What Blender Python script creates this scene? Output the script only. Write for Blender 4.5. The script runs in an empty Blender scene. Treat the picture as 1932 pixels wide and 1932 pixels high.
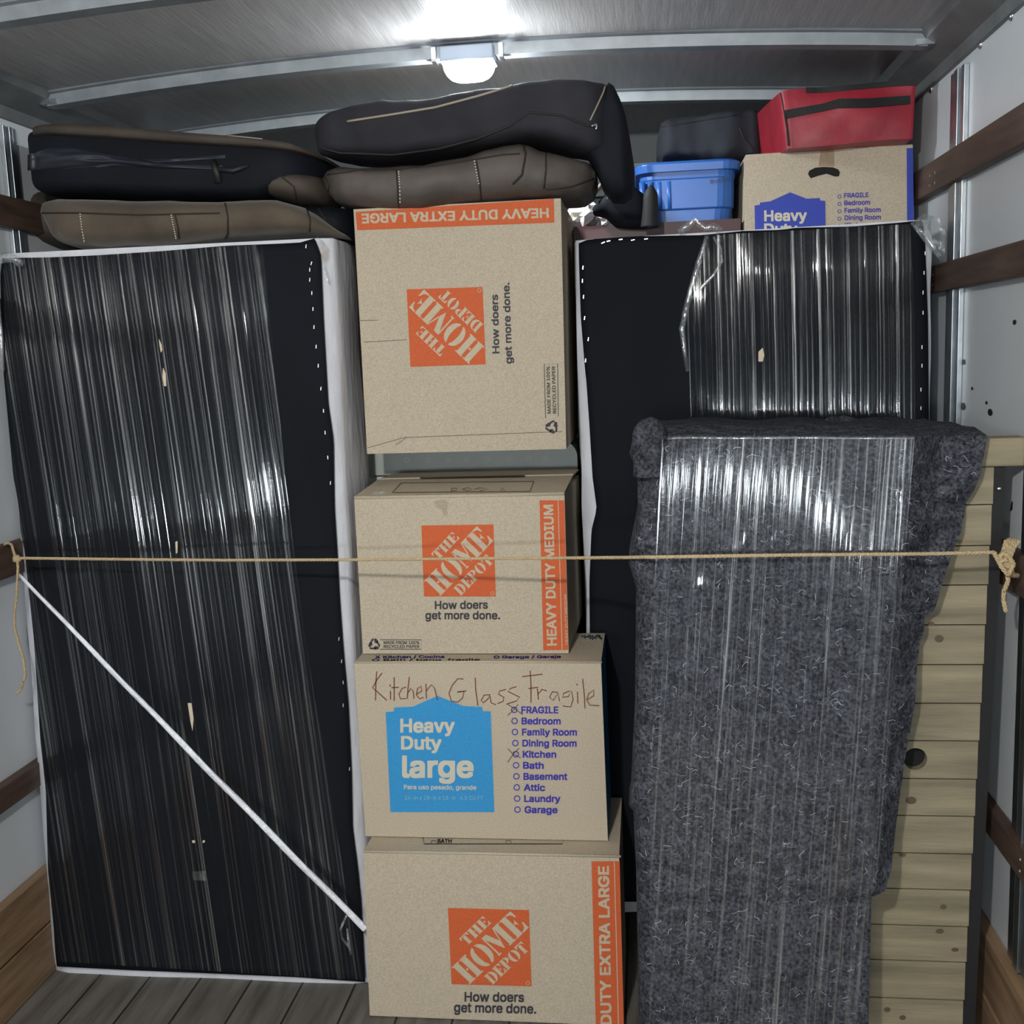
import bpy, bmesh, math, random, os
from mathutils import Vector, Matrix, noise
from mathutils.bvhtree import BVHTree
from mathutils.geometry import tessellate_polygon, interpolate_bezier, delaunay_2d_cdt
random.seed(7)
S = bpy.context.scene
COL = S.collection

# ------------------------------------------------------------------ camera
FPX, VDX, VDY, ROLL = 2035.0, 1212.0, 657.0, 0.018
CAM = Vector((0, 0, 1.63))
_Y = Vector(((VDX-966)/FPX, -(VDY-966)/FPX, -1)).normalized()
_Z = Vector((-ROLL, 1, 0)); _Z = (_Z - _Z.dot(_Y)*_Y).normalized()
_X = _Y.cross(_Z)
RM = Matrix((_X, _Y, _Z))
cd = bpy.data.cameras.new('camera'); co = bpy.data.objects.new('camera', cd); COL.objects.link(co)
cd.sensor_width = 36; cd.lens = 36*FPX/1932; cd.clip_start = .05
co.matrix_world = Matrix.Translation(CAM) @ RM.to_4x4()
S.camera = co

# ------------------------------------------------------------------ world, light, exposure
w = bpy.data.worlds.new('night'); S.world = w; w.use_nodes = True
w.node_tree.nodes['Background'].inputs[0].default_value = (.30, .40, .60, 1)
w.node_tree.nodes['Background'].inputs[1].default_value = .05
S.view_settings.view_transform = 'Standard'; S.view_settings.look = 'None'
S.view_settings.exposure = 0; S.view_settings.gamma = 1; S.view_settings.use_curve_mapping = False
def area(name, loc, target, sx, sy, power, color):
    l = bpy.data.lights.new(name, 'AREA'); l.shape = 'RECTANGLE'; l.size = sx; l.size_y = sy
    l.energy = power; l.color = color
    o = bpy.data.objects.new(name, l); COL.objects.link(o); o.location = loc
    o.rotation_euler = (Vector(target)-Vector(loc)).to_track_quat('-Z', 'Y').to_euler()
    return o
def bulb(name, loc, power, color, r=.045):
    l = bpy.data.lights.new(name, 'POINT'); l.energy = power; l.color = color; l.shadow_soft_size = r
    o = bpy.data.objects.new(name, l); COL.objects.link(o); o.location = loc; return o
bulb('rear_dome_lamp', (-.435, -.12, 2.25), 150, (1, .98, .93))
area('yard_floodlight', (-.75, -5.2, 1.30), (-.4, 2.5, 1.3), 2.3, .30, 120, (.86, .95, 1))

# ------------------------------------------------------------------ helpers
def ray(px, py):
    return RM @ Vector(((px-966)/FPX, -(py-966)/FPX, -1))
def at(px, py, Y):
    d = ray(px, py); return CAM + d*((Y-CAM.y)/d.y)
def atz(px, py, z):
    d = ray(px, py); return CAM + d*((z-CAM.z)/d.z)
def atx(px, py, x):
    d = ray(px, py); return CAM + d*((x-CAM.x)/d.x)
def atp(px, py, p0, n):
    d = ray(px, py); return CAM + d*((p0-CAM).dot(n)/d.dot(n))
def lerp(a, b, t): return a+(b-a)*t
def interp(tab, v):
    if v <= tab[0][0]: return tab[0][1]
    for (a, b), (c, d) in zip(tab, tab[1:]):
        if v <= c: return b+(d-b)*(v-a)/(c-a)
    return tab[-1][1]
def sl(c):
    c /= 255; return c/12.92 if c <= .04045 else ((c+.055)/1.055)**2.4
def rgb(r, g, b): return (sl(r), sl(g), sl(b), 1)

class MB:
    def __init__(s): s.v = []; s.f = []; s.m = []
    def add(s, vs, fs, m=0):
        b = len(s.v); s.v += [Vector(v) for v in vs]
        for f in fs: s.f.append([i+b for i in f]); s.m.append(m)
        return s
    def box(s, lo, hi, m=0):
        (a, b, c), (d, e, f) = lo, hi
        return s.hexa([(a,b,c),(d,b,c),(d,b,f),(a,b,f)], [(a,e,c),(d,e,c),(d,e,f),(a,e,f)], m)
    def hexa(s, fr, bk, m=0, mr=None, mt=None):
        # fr: front corners bl, br, tr, tl ; bk the same behind
        b = len(s.v); s.v += [Vector(v) for v in list(fr)+list(bk)]
        for k, f in enumerate([(0,1,2,3),(1,5,6,2),(3,2,6,7),(0,3,7,4),(0,4,5,1),(5,4,7,6)]):
            s.f.append([i+b for i in f]); s.m.append(mr if (k == 1 and mr is not None) else mt if (k == 2 and mt is not None) else m)
        return s
    def tube(s, pts, r, n=8, m=0, cap=True, flat=1.0):
        pts = [Vector(p) for p in pts]; b = len(s.v); N = len(pts)
        up = Vector((.13, .21, 1))
        for i, p in enumerate(pts):
            t = (pts[min(i+1, N-1)]-pts[max(i-1, 0)]).normalized()
            a = t.cross(up).normalized(); c = a.cross(t)
            rr = r[i] if isinstance(r, (list, tuple)) else r
            for k in range(n):
                th = 2*math.pi*k/n
                s.v.append(p + a*math.cos(th)*rr*flat + c*math.sin(th)*rr)
        for i in range(N-1):
            for k in range(n):
                s.f.append([b+i*n+k, b+i*n+(k+1)%n, b+(i+1)*n+(k+1)%n, b+(i+1)*n+k]); s.m.append(m)
        if cap:
            s.f.append([b+k for k in range(n)][::-1]); s.m.append(m)
            s.f.append([b+(N-1)*n+k for k in range(n)]); s.m.append(m)
        return s
    def grid(s, rows, m=0, close=False):
        b = len(s.v); n = len(rows[0])
        for r in rows: s.v += [Vector(p) for p in r]
        for i in range(len(rows)-1):
            for k in range(n if close else n-1):
                k2 = (k+1) % n
                s.f.append([b+i*n+k, b+i*n+k2, b+(i+1)*n+k2, b+(i+1)*n+k]); s.m.append(m)
        return s
    def ellipsoid(s, c, r, n=16, k=10, amp=0, m=0, fr=6):
        c = Vector(c); rows = []
        for i in range(k+1):
            ph = math.pi*i/k-math.pi/2; row = []
            for j in range(n):
                th = 2*math.pi*j/n
                d = Vector((math.cos(th)*math.cos(ph), math.sin(th)*math.cos(ph), math.sin(ph)))
                q = 1+amp*noise.noise(d*fr*.4+c*7)
                row.append(c+Vector((d.x*r[0], d.y*r[1], d.z*r[2]))*q)
            rows.append(row)
        return s.grid(rows, m, True)
    def ngon3(s, pts3, m=0):
        tris = tessellate_polygon([pts3])
        return s.add(pts3, [list(t) for t in tris], m)
    def bvh(s): return BVHTree.FromPolygons(s.v, s.f)
    def build(s, name, mats, parent=None, smooth=False, bevel=0, seg=2, fix=True, solid=0, angle=None):
        me = bpy.data.meshes.new(name); me.from_pydata([tuple(v) for v in s.v], [], s.f)
        mats = mats if isinstance(mats, (list, tuple)) else [mats]
        for mm in mats: me.materials.append(mm)
        me.polygons.foreach_set('material_index', s.m)
        if fix:
            bm = bmesh.new(); bm.from_mesh(me); bmesh.ops.recalc_face_normals(bm, faces=bm.faces); bm.to_mesh(me); bm.free()
        if smooth: me.polygons.foreach_set('use_smooth', [True]*len(me.polygons))
        me.update()
        o = bpy.data.objects.new(name, me); COL.objects.link(o)
        if parent is not None:
            o.parent = parent
            o.matrix_parent_inverse = Matrix.Translation(root_loc(parent)).inverted()
        if bevel:
            b = o.modifiers.new('bevel', 'BEVEL'); b.width = bevel; b.segments = seg; b.limit_method = 'ANGLE'; b.angle_limit = math.radians(50)
        if solid:
            q = o.modifiers.new('solid', 'SOLIDIFY'); q.thickness = solid; q.offset = 0
        return o
def root_loc(p):
    v = Vector(p.location)
    return v if p.parent is None else Vector((0, 0, 0)) + (p.parent.location if p.type != 'EMPTY' else v)
def thing(name, label, cat, loc, group=None):
    o = bpy.data.objects.new(name, None); COL.objects.link(o); o.location = loc; o.empty_display_size = .05
    return tag(o, label, cat, group)
def tag(o, label, cat, group=None):
    o['label'] = label; o['category'] = cat
    if group: o['group'] = group
    return o
def struct(name, mb, mats, label=None, **k):
    o = mb.build(name, mats, **k); o['kind'] = 'structure'
    if label: o['label'] = label
    return o

# ------------------------------------------------------------------ materials
def mat(name, col, rough=.6, metal=0, nscale=0, namt=.25, bump=0, bscale=60, stretch=(1,1,1), emit=None, spec=.5, sheen=0, col2=None):
    m = bpy.data.materials.new(name); m.use_nodes = True; nt = m.node_tree; B = nt.nodes['Principled BSDF']
    B.inputs['Base Color'].default_value = col; B.inputs['Roughness'].default_value = rough
    B.inputs['Metallic'].default_value = metal; B.inputs['Specular IOR Level'].default_value = spec
    if sheen: B.inputs['Sheen Weight'].default_value = sheen
    tc = nt.nodes.new('ShaderNodeTexCoord'); mp = nt.nodes.new('ShaderNodeMapping')
    nt.links.new(tc.outputs['Object'], mp.inputs['Vector']); mp.inputs['Scale'].default_value = stretch
    if nscale:
        n = nt.nodes.new('ShaderNodeTexNoise'); n.inputs['Scale'].default_value = nscale; n.inputs['Detail'].default_value = 5
        nt.links.new(mp.outputs[0], n.inputs['Vector'])
        r = nt.nodes.new('ShaderNodeMapRange'); r.inputs['From Min'].default_value = .3; r.inputs['From Max'].default_value = .7
        nt.links.new(n.outputs['Fac'], r.inputs['Value'])
        x = nt.nodes.new('ShaderNodeMixRGB')
        x.inputs[1].default_value = col2 if col2 else tuple(c*(1-namt) for c in col[:3])+(1,)
        x.inputs[2].default_value = col if col2 else tuple(min(1, c*(1+namt)) for c in col[:3])+(1,)
        nt.links.new(r.outputs[0], x.inputs[0]); nt.links.new(x.outputs[0], B.inputs['Base Color'])
    if bump:
        n2 = nt.nodes.new('ShaderNodeTexNoise'); n2.inputs['Scale'].default_value = bscale; n2.inputs['Detail'].default_value = 4
        nt.links.new(mp.outputs[0], n2.inputs['Vector'])
        b = nt.nodes.new('ShaderNodeBump'); b.inputs['Strength'].default_value = bump; b.inputs['Distance'].default_value = .01
        nt.links.new(n2.outputs['Fac'], b.inputs['Height']); nt.links.new(b.outputs[0], B.inputs['Normal'])
    if emit:
        B.inputs['Emission Color'].default_value = emit[0]; B.inputs['Emission Strength'].default_value = emit[1]
    return m
M_card = mat('cardboard', (.455, .39, .295, 1), .8, nscale=320, namt=.16, bump=.08, bscale=300, spec=.2)
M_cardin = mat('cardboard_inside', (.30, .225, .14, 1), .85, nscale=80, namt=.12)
M_orange = mat('orange_ink', rgb(194, 92, 52), .7, nscale=300, namt=.12, spec=.25)
M_cream = mat('bare_card_lettering', (.50, .42, .31, 1), .8, nscale=300, namt=.1, spec=.2)
M_black = mat('dark_grey_ink', rgb(48, 48, 56), .7)
M_thin = mat('thin_grey_ink', rgb(98, 88, 78), .8)
M_sky = mat('sky_blue_ink', rgb(50, 140, 196), .6, nscale=250, namt=.1, spec=.3)
M_skylet = mat('pale_lettering', rgb(196, 190, 172), .8)
M_skydim = mat('faded_blue_lettering', rgb(120, 165, 190), .8)
M_navyink = mat('violet_blue_ink', rgb(44, 42, 150), .7)
M_royal = mat('royal_blue_ink', rgb(34, 56, 158), .6)
M_pen = mat('brown_marker', rgb(112, 62, 40), .7)
M_penthin = mat('fine_black_pen', rgb(62, 52, 52), .7)
M_wall = mat('white_wall_panel', (.57, .605, .635, 1), .38, nscale=3, namt=.05, bump=.02, bscale=260)
M_ceil = mat('grey_fibreglass_roof', (.44, .425, .42, 1), .34, nscale=5, namt=.16, bump=.12, bscale=16, stretch=(14, .8, 1))
M_galv = mat('galvanised_steel', (.42, .46, .49, 1), .34, 1, nscale=14, namt=.2)
M_steelp = mat('painted_roof_bow', (.235, .26, .28, 1), .45, .2, nscale=20, namt=.15)
M_cove = mat('dark_edge_steel', (.14, .15, .155, 1), .5, .3, nscale=10, namt=.2)
M_front = mat('dark_front_bulkhead', (.10, .11, .115, 1), .7)
M_rail = mat('dark_stained_slat_wood', (.075, .045, .032, 1), .55, nscale=6, namt=.4, bump=.1, bscale=30, stretch=(8, 1, 8))
M_kick = mat('brown_kick_board_wood', (.235, .15, .085, 1), .55, nscale=5, namt=.35, bump=.1, bscale=25, stretch=(8, .7, 8))
M_rubber = mat('black_rubber', (.012, .012, .013, 1), .6)
M_cover = mat('white_ticking_fabric', (.66, .67, .72, 1), .85, nscale=16, namt=.07, bump=.35, bscale=26, stretch=(1.6, 1.6, .5), spec=.2)
M_cambric = mat('black_dust_cover', (.0042, .0055, .0088, 1), .8, nscale=4, namt=.3, bump=.5, bscale=5, stretch=(1, 1, .45), spec=.18)
M_staple = mat('bright_staple', (.85, .87, .9, 1), .25, .6)
M_splint = mat('bare_splinter_wood', (.62, .52, .38, 1), .7)
M_brown = mat('brown_suede', (.086, .066, .048, 1), .8, nscale=7, namt=.35, bump=.25, bscale=22, sheen=.15, spec=.25)
M_brown2 = mat('grey_brown_leather', (.082, .069, .061, 1), .62, nscale=9, namt=.28, bump=.35, bscale=18, spec=.35)
M_brownd = mat('deep_brown_upholstery', (.048, .036, .028, 1), .75, nscale=8, namt=.3, bump=.3, bscale=14)
M_slate = mat('dark_slate_upholstery', (.022, .022, .028, 1), .8, nscale=8, namt=.25, bump=.6, bscale=8, spec=.3)
M_blackfab = mat('black_lining_fabric', (.0055, .007, .0115, 1), .75, nscale=5, namt=.3, bump=.5, bscale=7, spec=.2)
M_stitch = mat('cream_thread', (.62, .56, .46, 1), .7)
M_seam = mat('dark_seam', (.018, .014, .012, 1), .8)
M_gold = mat('tan_welt', (.30, .255, .20, 1), .6)
M_red = mat('red_nylon', (.30, .016, .032, 1), .5, nscale=12, namt=.2, bump=.3, bscale=12)
M_strap = mat('black_webbing', (.008, .008, .009, 1), .7)
M_bin = mat('blue_plastic', (.028, .12, .42, 1), .38, nscale=6, namt=.1)
M_navy = mat('dark_navy_fabric', (.016, .019, .028, 1), .85, nscale=6, namt=.25, bump=.3, bscale=7)
M_paper = mat('crumpled_white_paper', (.8, .79, .75, 1), .75, bump=.6, bscale=22)
M_maroon = mat('maroon_carton', (.045, .010, .013, 1), .5)
M_grey = mat('grey_green_plastic', (.40, .43, .40, 1), .5, nscale=8, namt=.06)
M_white = mat('white_enamel', (.72, .74, .72, 1), .4)
M_plank = mat('weathered_yellow_pine', (.235, .20, .128, 1), .65, nscale=3.2, namt=.32, bump=.12, bscale=26, stretch=(.9, 1, 9))
M_knot = mat('pine_knot', (.10, .065, .04, 1), .7)
M_floor = mat('worn_floor_board', (.125, .115, .10, 1), .6, nscale=5, namt=.4, bump=.2, bscale=20, stretch=(7, .6, 1))
M_twine = mat('jute_twine', (.46, .35, .20, 1), .85, bump=.5, bscale=160)
M_lens = mat('lamp_lens', (.9, .95, 1, 1), .3, emit=((.93, .98, 1, 1), 300))
M_led = mat('lamp_housing', (.30, .36, .44, 1), .4)
M_chrome = mat('chrome_clip', (.7, .72, .74, 1), .2, 1)
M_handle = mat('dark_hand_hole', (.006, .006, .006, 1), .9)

def film(name, lo, hi, tilt, rough, sx=150, sz=1.1, bump=.6, tint=(.75, .82, .88, 1), diffuse=.25, dist=.003):
    m = bpy.data.materials.new(name); m.use_nodes = True; nt = m.node_tree; N = nt.nodes; L = nt.links
    N.remove(N['Principled BSDF']); out = N['Material Output']
    tc = N.new('ShaderNodeTexCoord')
    def nz(scale, det):
        mp = N.new('ShaderNodeMapping'); mp.inputs['Scale'].default_value = scale; rt = N.new('ShaderNodeMapping'); rt.inputs['Rotation'].default_value = (0, math.radians(tilt), 0); L.new(tc.outputs['Object'], rt.inputs[0]); L.new(rt.outputs[0], mp.inputs[0])
        n = N.new('ShaderNodeTexNoise'); n.inputs['Scale'].default_value = 1; n.inputs['Detail'].default_value = det-1
        L.new(mp.outputs[0], n.inputs[0]); return n.outputs['Fac']
    a = nz((sx, 1, sz), 3); b = nz((sx*.22, 1, sz*.5), 2); c = nz((3, 1, 2), 2)
    add = N.new('ShaderNodeMath'); add.operation = 'MULTIPLY_ADD'; L.new(b, add.inputs[0]); add.inputs[1].default_value = 2.2; L.new(a, add.inputs[2])
    bp = N.new('ShaderNodeBump'); bp.inputs['Strength'].default_value = bump; bp.inputs['Distance'].default_value = dist
    L.new(add.outputs[0], bp.inputs['Height'])
    ramp = N.new('ShaderNodeMapRange'); ramp.inputs['From Min'].default_value = .42; ramp.inputs['From Max'].default_value = .74
    L.new(a, ramp.inputs['Value'])
    pw = N.new('ShaderNodeMath'); pw.operation = 'POWER'; L.new(ramp.outputs[0], pw.inputs[0]); pw.inputs[1].default_value = 2.4
    sc_ = N.new('ShaderNodeMath'); sc_.operation = 'MULTIPLY_ADD'; L.new(pw.outputs[0], sc_.inputs[0]); sc_.inputs[1].default_value = hi-lo; sc_.inputs[2].default_value = lo
    mul = N.new('ShaderNodeMath'); mul.operation = 'MULTIPLY'; L.new(sc_.outputs[0], mul.inputs[0])
    r2 = N.new('ShaderNodeMapRange'); r2.inputs['From Min'].default_value = .35; r2.inputs['From Max'].default_value = .65
    r2.inputs['To Min'].default_value = .65; r2.inputs['To Max'].default_value = 1.3; L.new(c, r2.inputs['Value']); L.new(r2.outputs[0], mul.inputs[1])
    g = N.new('ShaderNodeBsdfGlossy'); g.inputs['Color'].default_value = (1, 1, 1, 1); g.inputs['Roughness'].default_value = rough; L.new(bp.outputs[0], g.inputs['Normal'])
    d = N.new('ShaderNodeBsdfDiffuse'); d.inputs['Color'].default_value = tint; L.new(bp.outputs[0], d.inputs['Normal'])
    mx = N.new('ShaderNodeMixShader'); mx.inputs[0].default_value = diffuse; L.new(g.outputs[0], mx.inputs[1]); L.new(d.outputs[0], mx.inputs[2])
    t = N.new('ShaderNodeBsdfTransparent')
    m2 = N.new('ShaderNodeMixShader'); L.new(mul.outputs[0], m2.inputs[0]); L.new(t.outputs[0], m2.inputs[1]); L.new(mx.outputs[0], m2.inputs[2])
    L.new(m2.outputs[0], out.inputs['Surface']); return m
M_film = film('clear_stretch_film', .012, .46, 5, .065, sx=170, sz=.7, diffuse=.03, bump=.55)
M_filmr = film('clear_stretch_film_right', .012, .46, 1, .065, sx=170, sz=.7, diffuse=.03, bump=.55)
M_filmb = film('clear_stretch_film_over_blanket', .03, .45, -4.5, .09, sx=150, sz=1.3, diffuse=.12, bump=.55)
M_filmlump = film('gathered_stretch_film', .15, .6, 0, .12, sx=60, sz=40, bump=1, diffuse=.30, dist=.006)
M_twist = mat('twisted_white_film', (.78, .80, .86, 1), .25, nscale=40, namt=.1, bump=.6, bscale=60, stretch=(1, 1, 1))

def felt():
    m = bpy.data.materials.new('grey_felt_moving_blanket'); m.use_nodes = True; nt = m.node_tree; N = nt.nodes; L = nt.links
    B = N['Principled BSDF']; B.inputs['Roughness'].default_value = .95; B.inputs['Specular IOR Level'].default_value = .15
    tc = N.new('ShaderNodeTexCoord')
    def nz(s, det=4, dis=0):
        n = N.new('ShaderNodeTexNoise'); n.inputs['Scale'].default_value = s; n.inputs['Detail'].default_value = det
        n.inputs['Distortion'].default_value = dis; L.new(tc.outputs['Object'], n.inputs['Vector']); return n.outputs['Fac']
    def rng(v, a, b, c, d):
        r = N.new('ShaderNodeMapRange'); L.new(v, r.inputs['Value'])
        for k, q in zip(('From Min', 'From Max', 'To Min', 'To Max'), (a, b, c, d)): r.inputs[k].default_value = q
        return r.outputs[0]
    def mth(op, a, b=None):
        q = N.new('ShaderNodeMath'); q.operation = op; L.new(a, q.inputs[0])
        if b is not None:
            if isinstance(b, (int, float)): q.inputs[1].default_value = b
            else: L.new(b, q.inputs[1])
        return q.outputs[0]
    base = rng(nz(150), .35, .68, 0, 1)
    mottle = rng(nz(38), .35, .65, .6, 1.25)
    fib = rng(mth('ABSOLUTE', mth('SUBTRACT', nz(52, 1, 1.8), .5)), .008, .030, 1, 0)
    mask = rng(nz(34, 2), .53, .60, 0, 1)
    fib = mth('MULTIPLY', fib, mask)
    fib2 = rng(mth('ABSOLUTE', mth('SUBTRACT', nz(120, 2, 1.2), .5)), 0, .02, 1, 0)
    fib2 = mth('MULTIPLY', mth('MULTIPLY', fib2, rng(nz(60, 2, .5), .48, .6, 0, 1)), .5)
    fib = mth('MAXIMUM', fib, fib2)
    c1 = N.new('ShaderNodeMixRGB'); L.new(base, c1.inputs[0]); c1.inputs[1].default_value = (.017, .018, .024, 1); c1.inputs[2].default_value = (.085, .089, .106, 1)
    c2 = N.new('ShaderNodeMixRGB'); c2.blend_type = 'MULTIPLY'; c2.inputs[0].default_value = 1; L.new(c1.outputs[0], c2.inputs[1]); L.new(mottle, c2.inputs[2])
    c3 = N.new('ShaderNodeMixRGB'); c3.inputs[0].default_value = 0; L.new(c2.outputs[0], c3.inputs[1]); c3.inputs[2].default_value = (.58, .60, .66, 1)
    L.new(c3.outputs[0], B.inputs['Base Color'])
    bp = N.new('ShaderNodeBump'); bp.inputs['Strength'].default_value = .6; bp.inputs['Distance'].default_value = .006; L.new(nz(90, 5), bp.inputs['Height']); L.new(bp.outputs[0], B.inputs['Normal'])
    return m
M_felt = felt()

# ------------------------------------------------------------------ printing (ink layers joined into the printed part)
try:                                                                # the grotesque that ships with Blender, else the built-in face
    FONT = bpy.data.fonts.load(os.path.join(bpy.utils.system_resource('DATAFILES'), 'fonts', 'Inter.woff2'))
except Exception:
    FONT = None
_gl = {}
def glyphs(text, bold, sp=1.0):
    key = (text, bold, sp)
    if key not in _gl:
        c = bpy.data.curves.new('t', 'FONT'); c.body = text; c.size = 1; c.offset = 0
        if FONT: c.font = FONT
        c.resolution_u = 3; c.space_character = sp
        o = bpy.data.objects.new('t', c); COL.objects.link(o)
        cu_ = o.to_curve(bpy.context.evaluated_depsgraph_get()); loops = []
        for sp_ in cu_.splines:
            bp_ = sp_.bezier_points; lp_ = []
            for a_, b_ in zip(bp_, list(bp_[1:])+[bp_[0]]):
                st = ((a_.handle_right-a_.co).cross(b_.co-a_.co)).length < 1e-5 and ((b_.handle_left-b_.co).cross(b_.co-a_.co)).length < 1e-5
                n_ = 1 if st else 5
                for q in interpolate_bezier(a_.co, a_.handle_right, b_.handle_left, b_.co, n_+1)[:-1]: lp_.append(Vector((q.x, q.y)))
            if len(lp_) > 2: loops.append(lp_)
        o.to_curve_clear(); bpy.data.objects.remove(o); bpy.data.curves.remove(c)
        V_ = []; E_ = []
        for lp_ in loops:
            b0 = len(V_); V_ += lp_; E_ += [(b0+q, b0+(q+1) % len(lp_)) for q in range(len(lp_))]
        ov, oe, of, *_r = delaunay_2d_cdt(V_, E_, [], 0, 1e-6)
        def wind(x, y):
            n_ = 0
            for lp_ in loops:
                for a_, b_ in zip(lp_, lp_[1:]+lp_[:1]):
                    if (a_.y <= y) != (b_.y <= y):
                        if a_.x+(y-a_.y)/(b_.y-a_.y)*(b_.x-a_.x) > x: n_ += 1 if b_.y > a_.y else -1
            return n_
        vs = [(v.x, v.y) for v in ov]; fs = []
        for f_ in of:
            cx = sum(vs[q][0] for q in f_)/len(f_); cy = sum(vs[q][1] for q in f_)/len(f_)
            if wind(cx, cy): fs.append(list(f_))
        _gl[key] = (vs, fs)
    return _gl[key]
def put_text(mb, text, p0, p1, cap, proj, m, bold=.02, sp=1.0):
    """baseline from pixel p0 to p1, capital height cap; proj turns a pixel into a point"""
    vs, fs = glyphs(text, bold, sp)
    caph = max(v[1] for v in glyphs('H', 0)[0])
    x0 = min(v[0] for v in vs); x1 = max(v[0] for v in vs)
    d = Vector((p1[0]-p0[0], p1[1]-p0[1])); up = Vector((d.y, -d.x)).normalized()*cap/caph
    b = bold*.72                                                    # a heavier face: the outline laid down again slightly to each side
    for n_, (sx, sy) in enumerate(((0, 0), (b, b), (-b, b), (b, -b), (-b, -b)) if b > .004 else ((0, 0),)):
        pts = []
        for x, y in vs:
            q = Vector(p0)+d*((x+sx-x0)/(x1-x0))+up*(y+sy)
            r_ = proj(q.x, q.y); r_.y -= n_*.00004; pts.append(r_)
        mb.add(pts, fs, m)
def put_poly(mb, pts, proj, m):
    mb.ngon3([proj(*p) for p in pts], m)
def put_line(mb, pts, wd, proj, m):
    P = [Vector(p) for p in pts]; rows = []
    for i, p in enumerate(P):
        t = (P[min(i+1, len(P)-1)]-P[max(i-1, 0)]).normalized(); n = Vector((-t.y, t.x))*wd/2
        rows.append([proj(*(p-n)), proj(*(p+n))])
    mb.grid(rows, m)
def put_ring(mb, c, r, wd, proj, m, n=20):
    put_line(mb, [(c[0]+r*math.cos(2*math.pi*k/n), c[1]+r*math.sin(2*math.pi*k/n)) for k in range(n+1)], wd, proj, m)

def arc(cx, cy, rx, ry, a0, a1, n=10):
    return [(cx+rx*math.cos(math.radians(lerp(a0, a1, k/n))), cy+ry*math.sin(math.radians(lerp(a0, a1, k/n)))) for k in range(n+1)]
def R(a, b, c, d): return [(a, b), (c, b), (c, d), (a, d)]
GLY = {  # stencil letters: width, list of polygons in a unit-height box
 'T': (.86, [[(0,1),(.86,1),(.86,.66),(.78,.70),(.70,.86),(.58,.90),(.28,.90),(.16,.86),(.08,.70),(0,.66)], R(.28,.06,.58,.85), R(.2,0,.66,.06)]),
 'H': (1.0, [R(.08,0,.40,1), R(0,0,.08,.06), R(0,.94,.08,1), R(.40,.94,.46,1), R(.40,0,.46,.06), R(.44,.46,.56,.55), R(.60,0,.92,1), R(.92,.94,1,1), R(.92,0,1,.06), R(.54,.94,.6,1), R(.54,0,.6,.06)]),
 'E': (.84, [R(.08,0,.40,1), R(0,0,.08,.06), R(0,.94,.08,1), [(.44,1),(.80,1),(.80,.66),(.74,.68),(.66,.86),(.56,.92),(.44,.93)], [(.44,.55),(.52,.55),(.60,.68),(.60,.33),(.52,.46),(.44,.46)], [(.44,0),(.84,0),(.84,.36),(.78,.34),(.68,.14),(.56,.08),(.44,.07)]]),
 'O': (1.0, [arc(.48,.5,.48,.52,96,264)+arc(.44,.5,.13,.42,255,105), arc(.52,.5,.48,.52,84,-84)+arc(.56,.5,.13,.42,-75,75)]),
 'M': (1.24, [R(.04,.06,.12,.95), R(0,0,.2,.06), [(.04,1),(.36,1),(.64,.36),(.52,.06)], [(.68,.42),(.86,1),(.80,1),(.60,.40)] , R(.84,.0,1.16,1), R(1.16,.94,1.24,1), R(1.16,0,1.24,.06), R(.78,0,.84,.06)]),
 'D': (.96, [R(.08,0,.38,1), R(0,0,.08,.06), R(0,.94,.08,1), [(.42,1)]+arc(.46,.5,.50,.5,88,-88)+[(.42,0),(.42,.07)]+arc(.46,.5,.18,.42,-80,80)+[(.42,.93)]]),
 'P': (.86, [R(.08,.0,.38,1), R(0,0,.08,.06), R(0,.94,.08,1), R(.38,0,.46,.06), [(.42,1)]+arc(.46,.72,.40,.28,86,-86)+[(.42,.44),(.42,.51)]+arc(.46,.72,.12,.21,-80,80)+[(.42,.93)]]),
}
def put_logo(mb, c, proj, mo, mc, sq=True):
    """square with three stencilled words on the diagonal; c = pixel corners tl, tr, br, bl of the logo as it is read"""
    tl, tr, br, bl = [Vector(q) for q in c]
    def uv(u, v, k=0): 
        q = bl*(1-u)*(1-v)+br*u*(1-v)+tr*u*v+tl*(1-u)*v
        p = proj(q.x, q.y); p.y -= k; return p
    rows = [[uv(i/6, j/6) for i in range(7)] for j in range(7)]
    mb.grid(rows, mo)
    r2 = math.sqrt(.5)
    for word, ox, oy, ln, ht in (('THE', .215, .505, .44, .135), ('HOME', .225, .005, 1.085, .305), ('DEPOT', .515, .008, .675, .150)):
        tot = sum(GLY[ch][0] for ch in word)+.06*(len(word)-1); x = 0
        for ch in word:
            wd, polys = GLY[ch]
            for pl in polys:
                pts = []
                for a, b in pl:
                    t = (x+a)/tot*ln; h = b*ht
                    u = ox+t*r2-h*r2; v = oy+t*r2+h*r2
                    pts.append(uv(min(1.0, max(0, u)), min(1.0, max(0, v)), .0006))
                mb.ngon3(pts, mc)
            x += wd+.06
    rc = (.955, .045); n = 12
    mb.grid([[uv(rc[0]+rr*math.cos(2*math.pi*k/n), rc[1]+rr*math.sin(2*math.pi*k/n), .0006) for rr in (.020, .027)] for k in range(n+1)], mc)
def put_recycle(mb, c, r, rot, proj, m):
    for k in range(3):
        a = math.radians(120*k+rot)
        def tr(x, y): return proj(c[0]+r*(x*math.cos(a)-y*math.sin(a)), c[1]+r*(x*math.sin(a)+y*math.cos(a)))
        for pl in ([(-.74,-.06),(-.30,-.82),(.02,-.82),(-.12,-.58),(-.16,-.58),(-.42,-.13)], [(.06,-.82),(.30,-.82),(.46,-.52),(.58,-.58),(.42,-.14),(-.04,-.26),(.10,-.33),(-.04,-.58)]):
            mb.ngon3([tr(*p) for p in pl], m)

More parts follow.
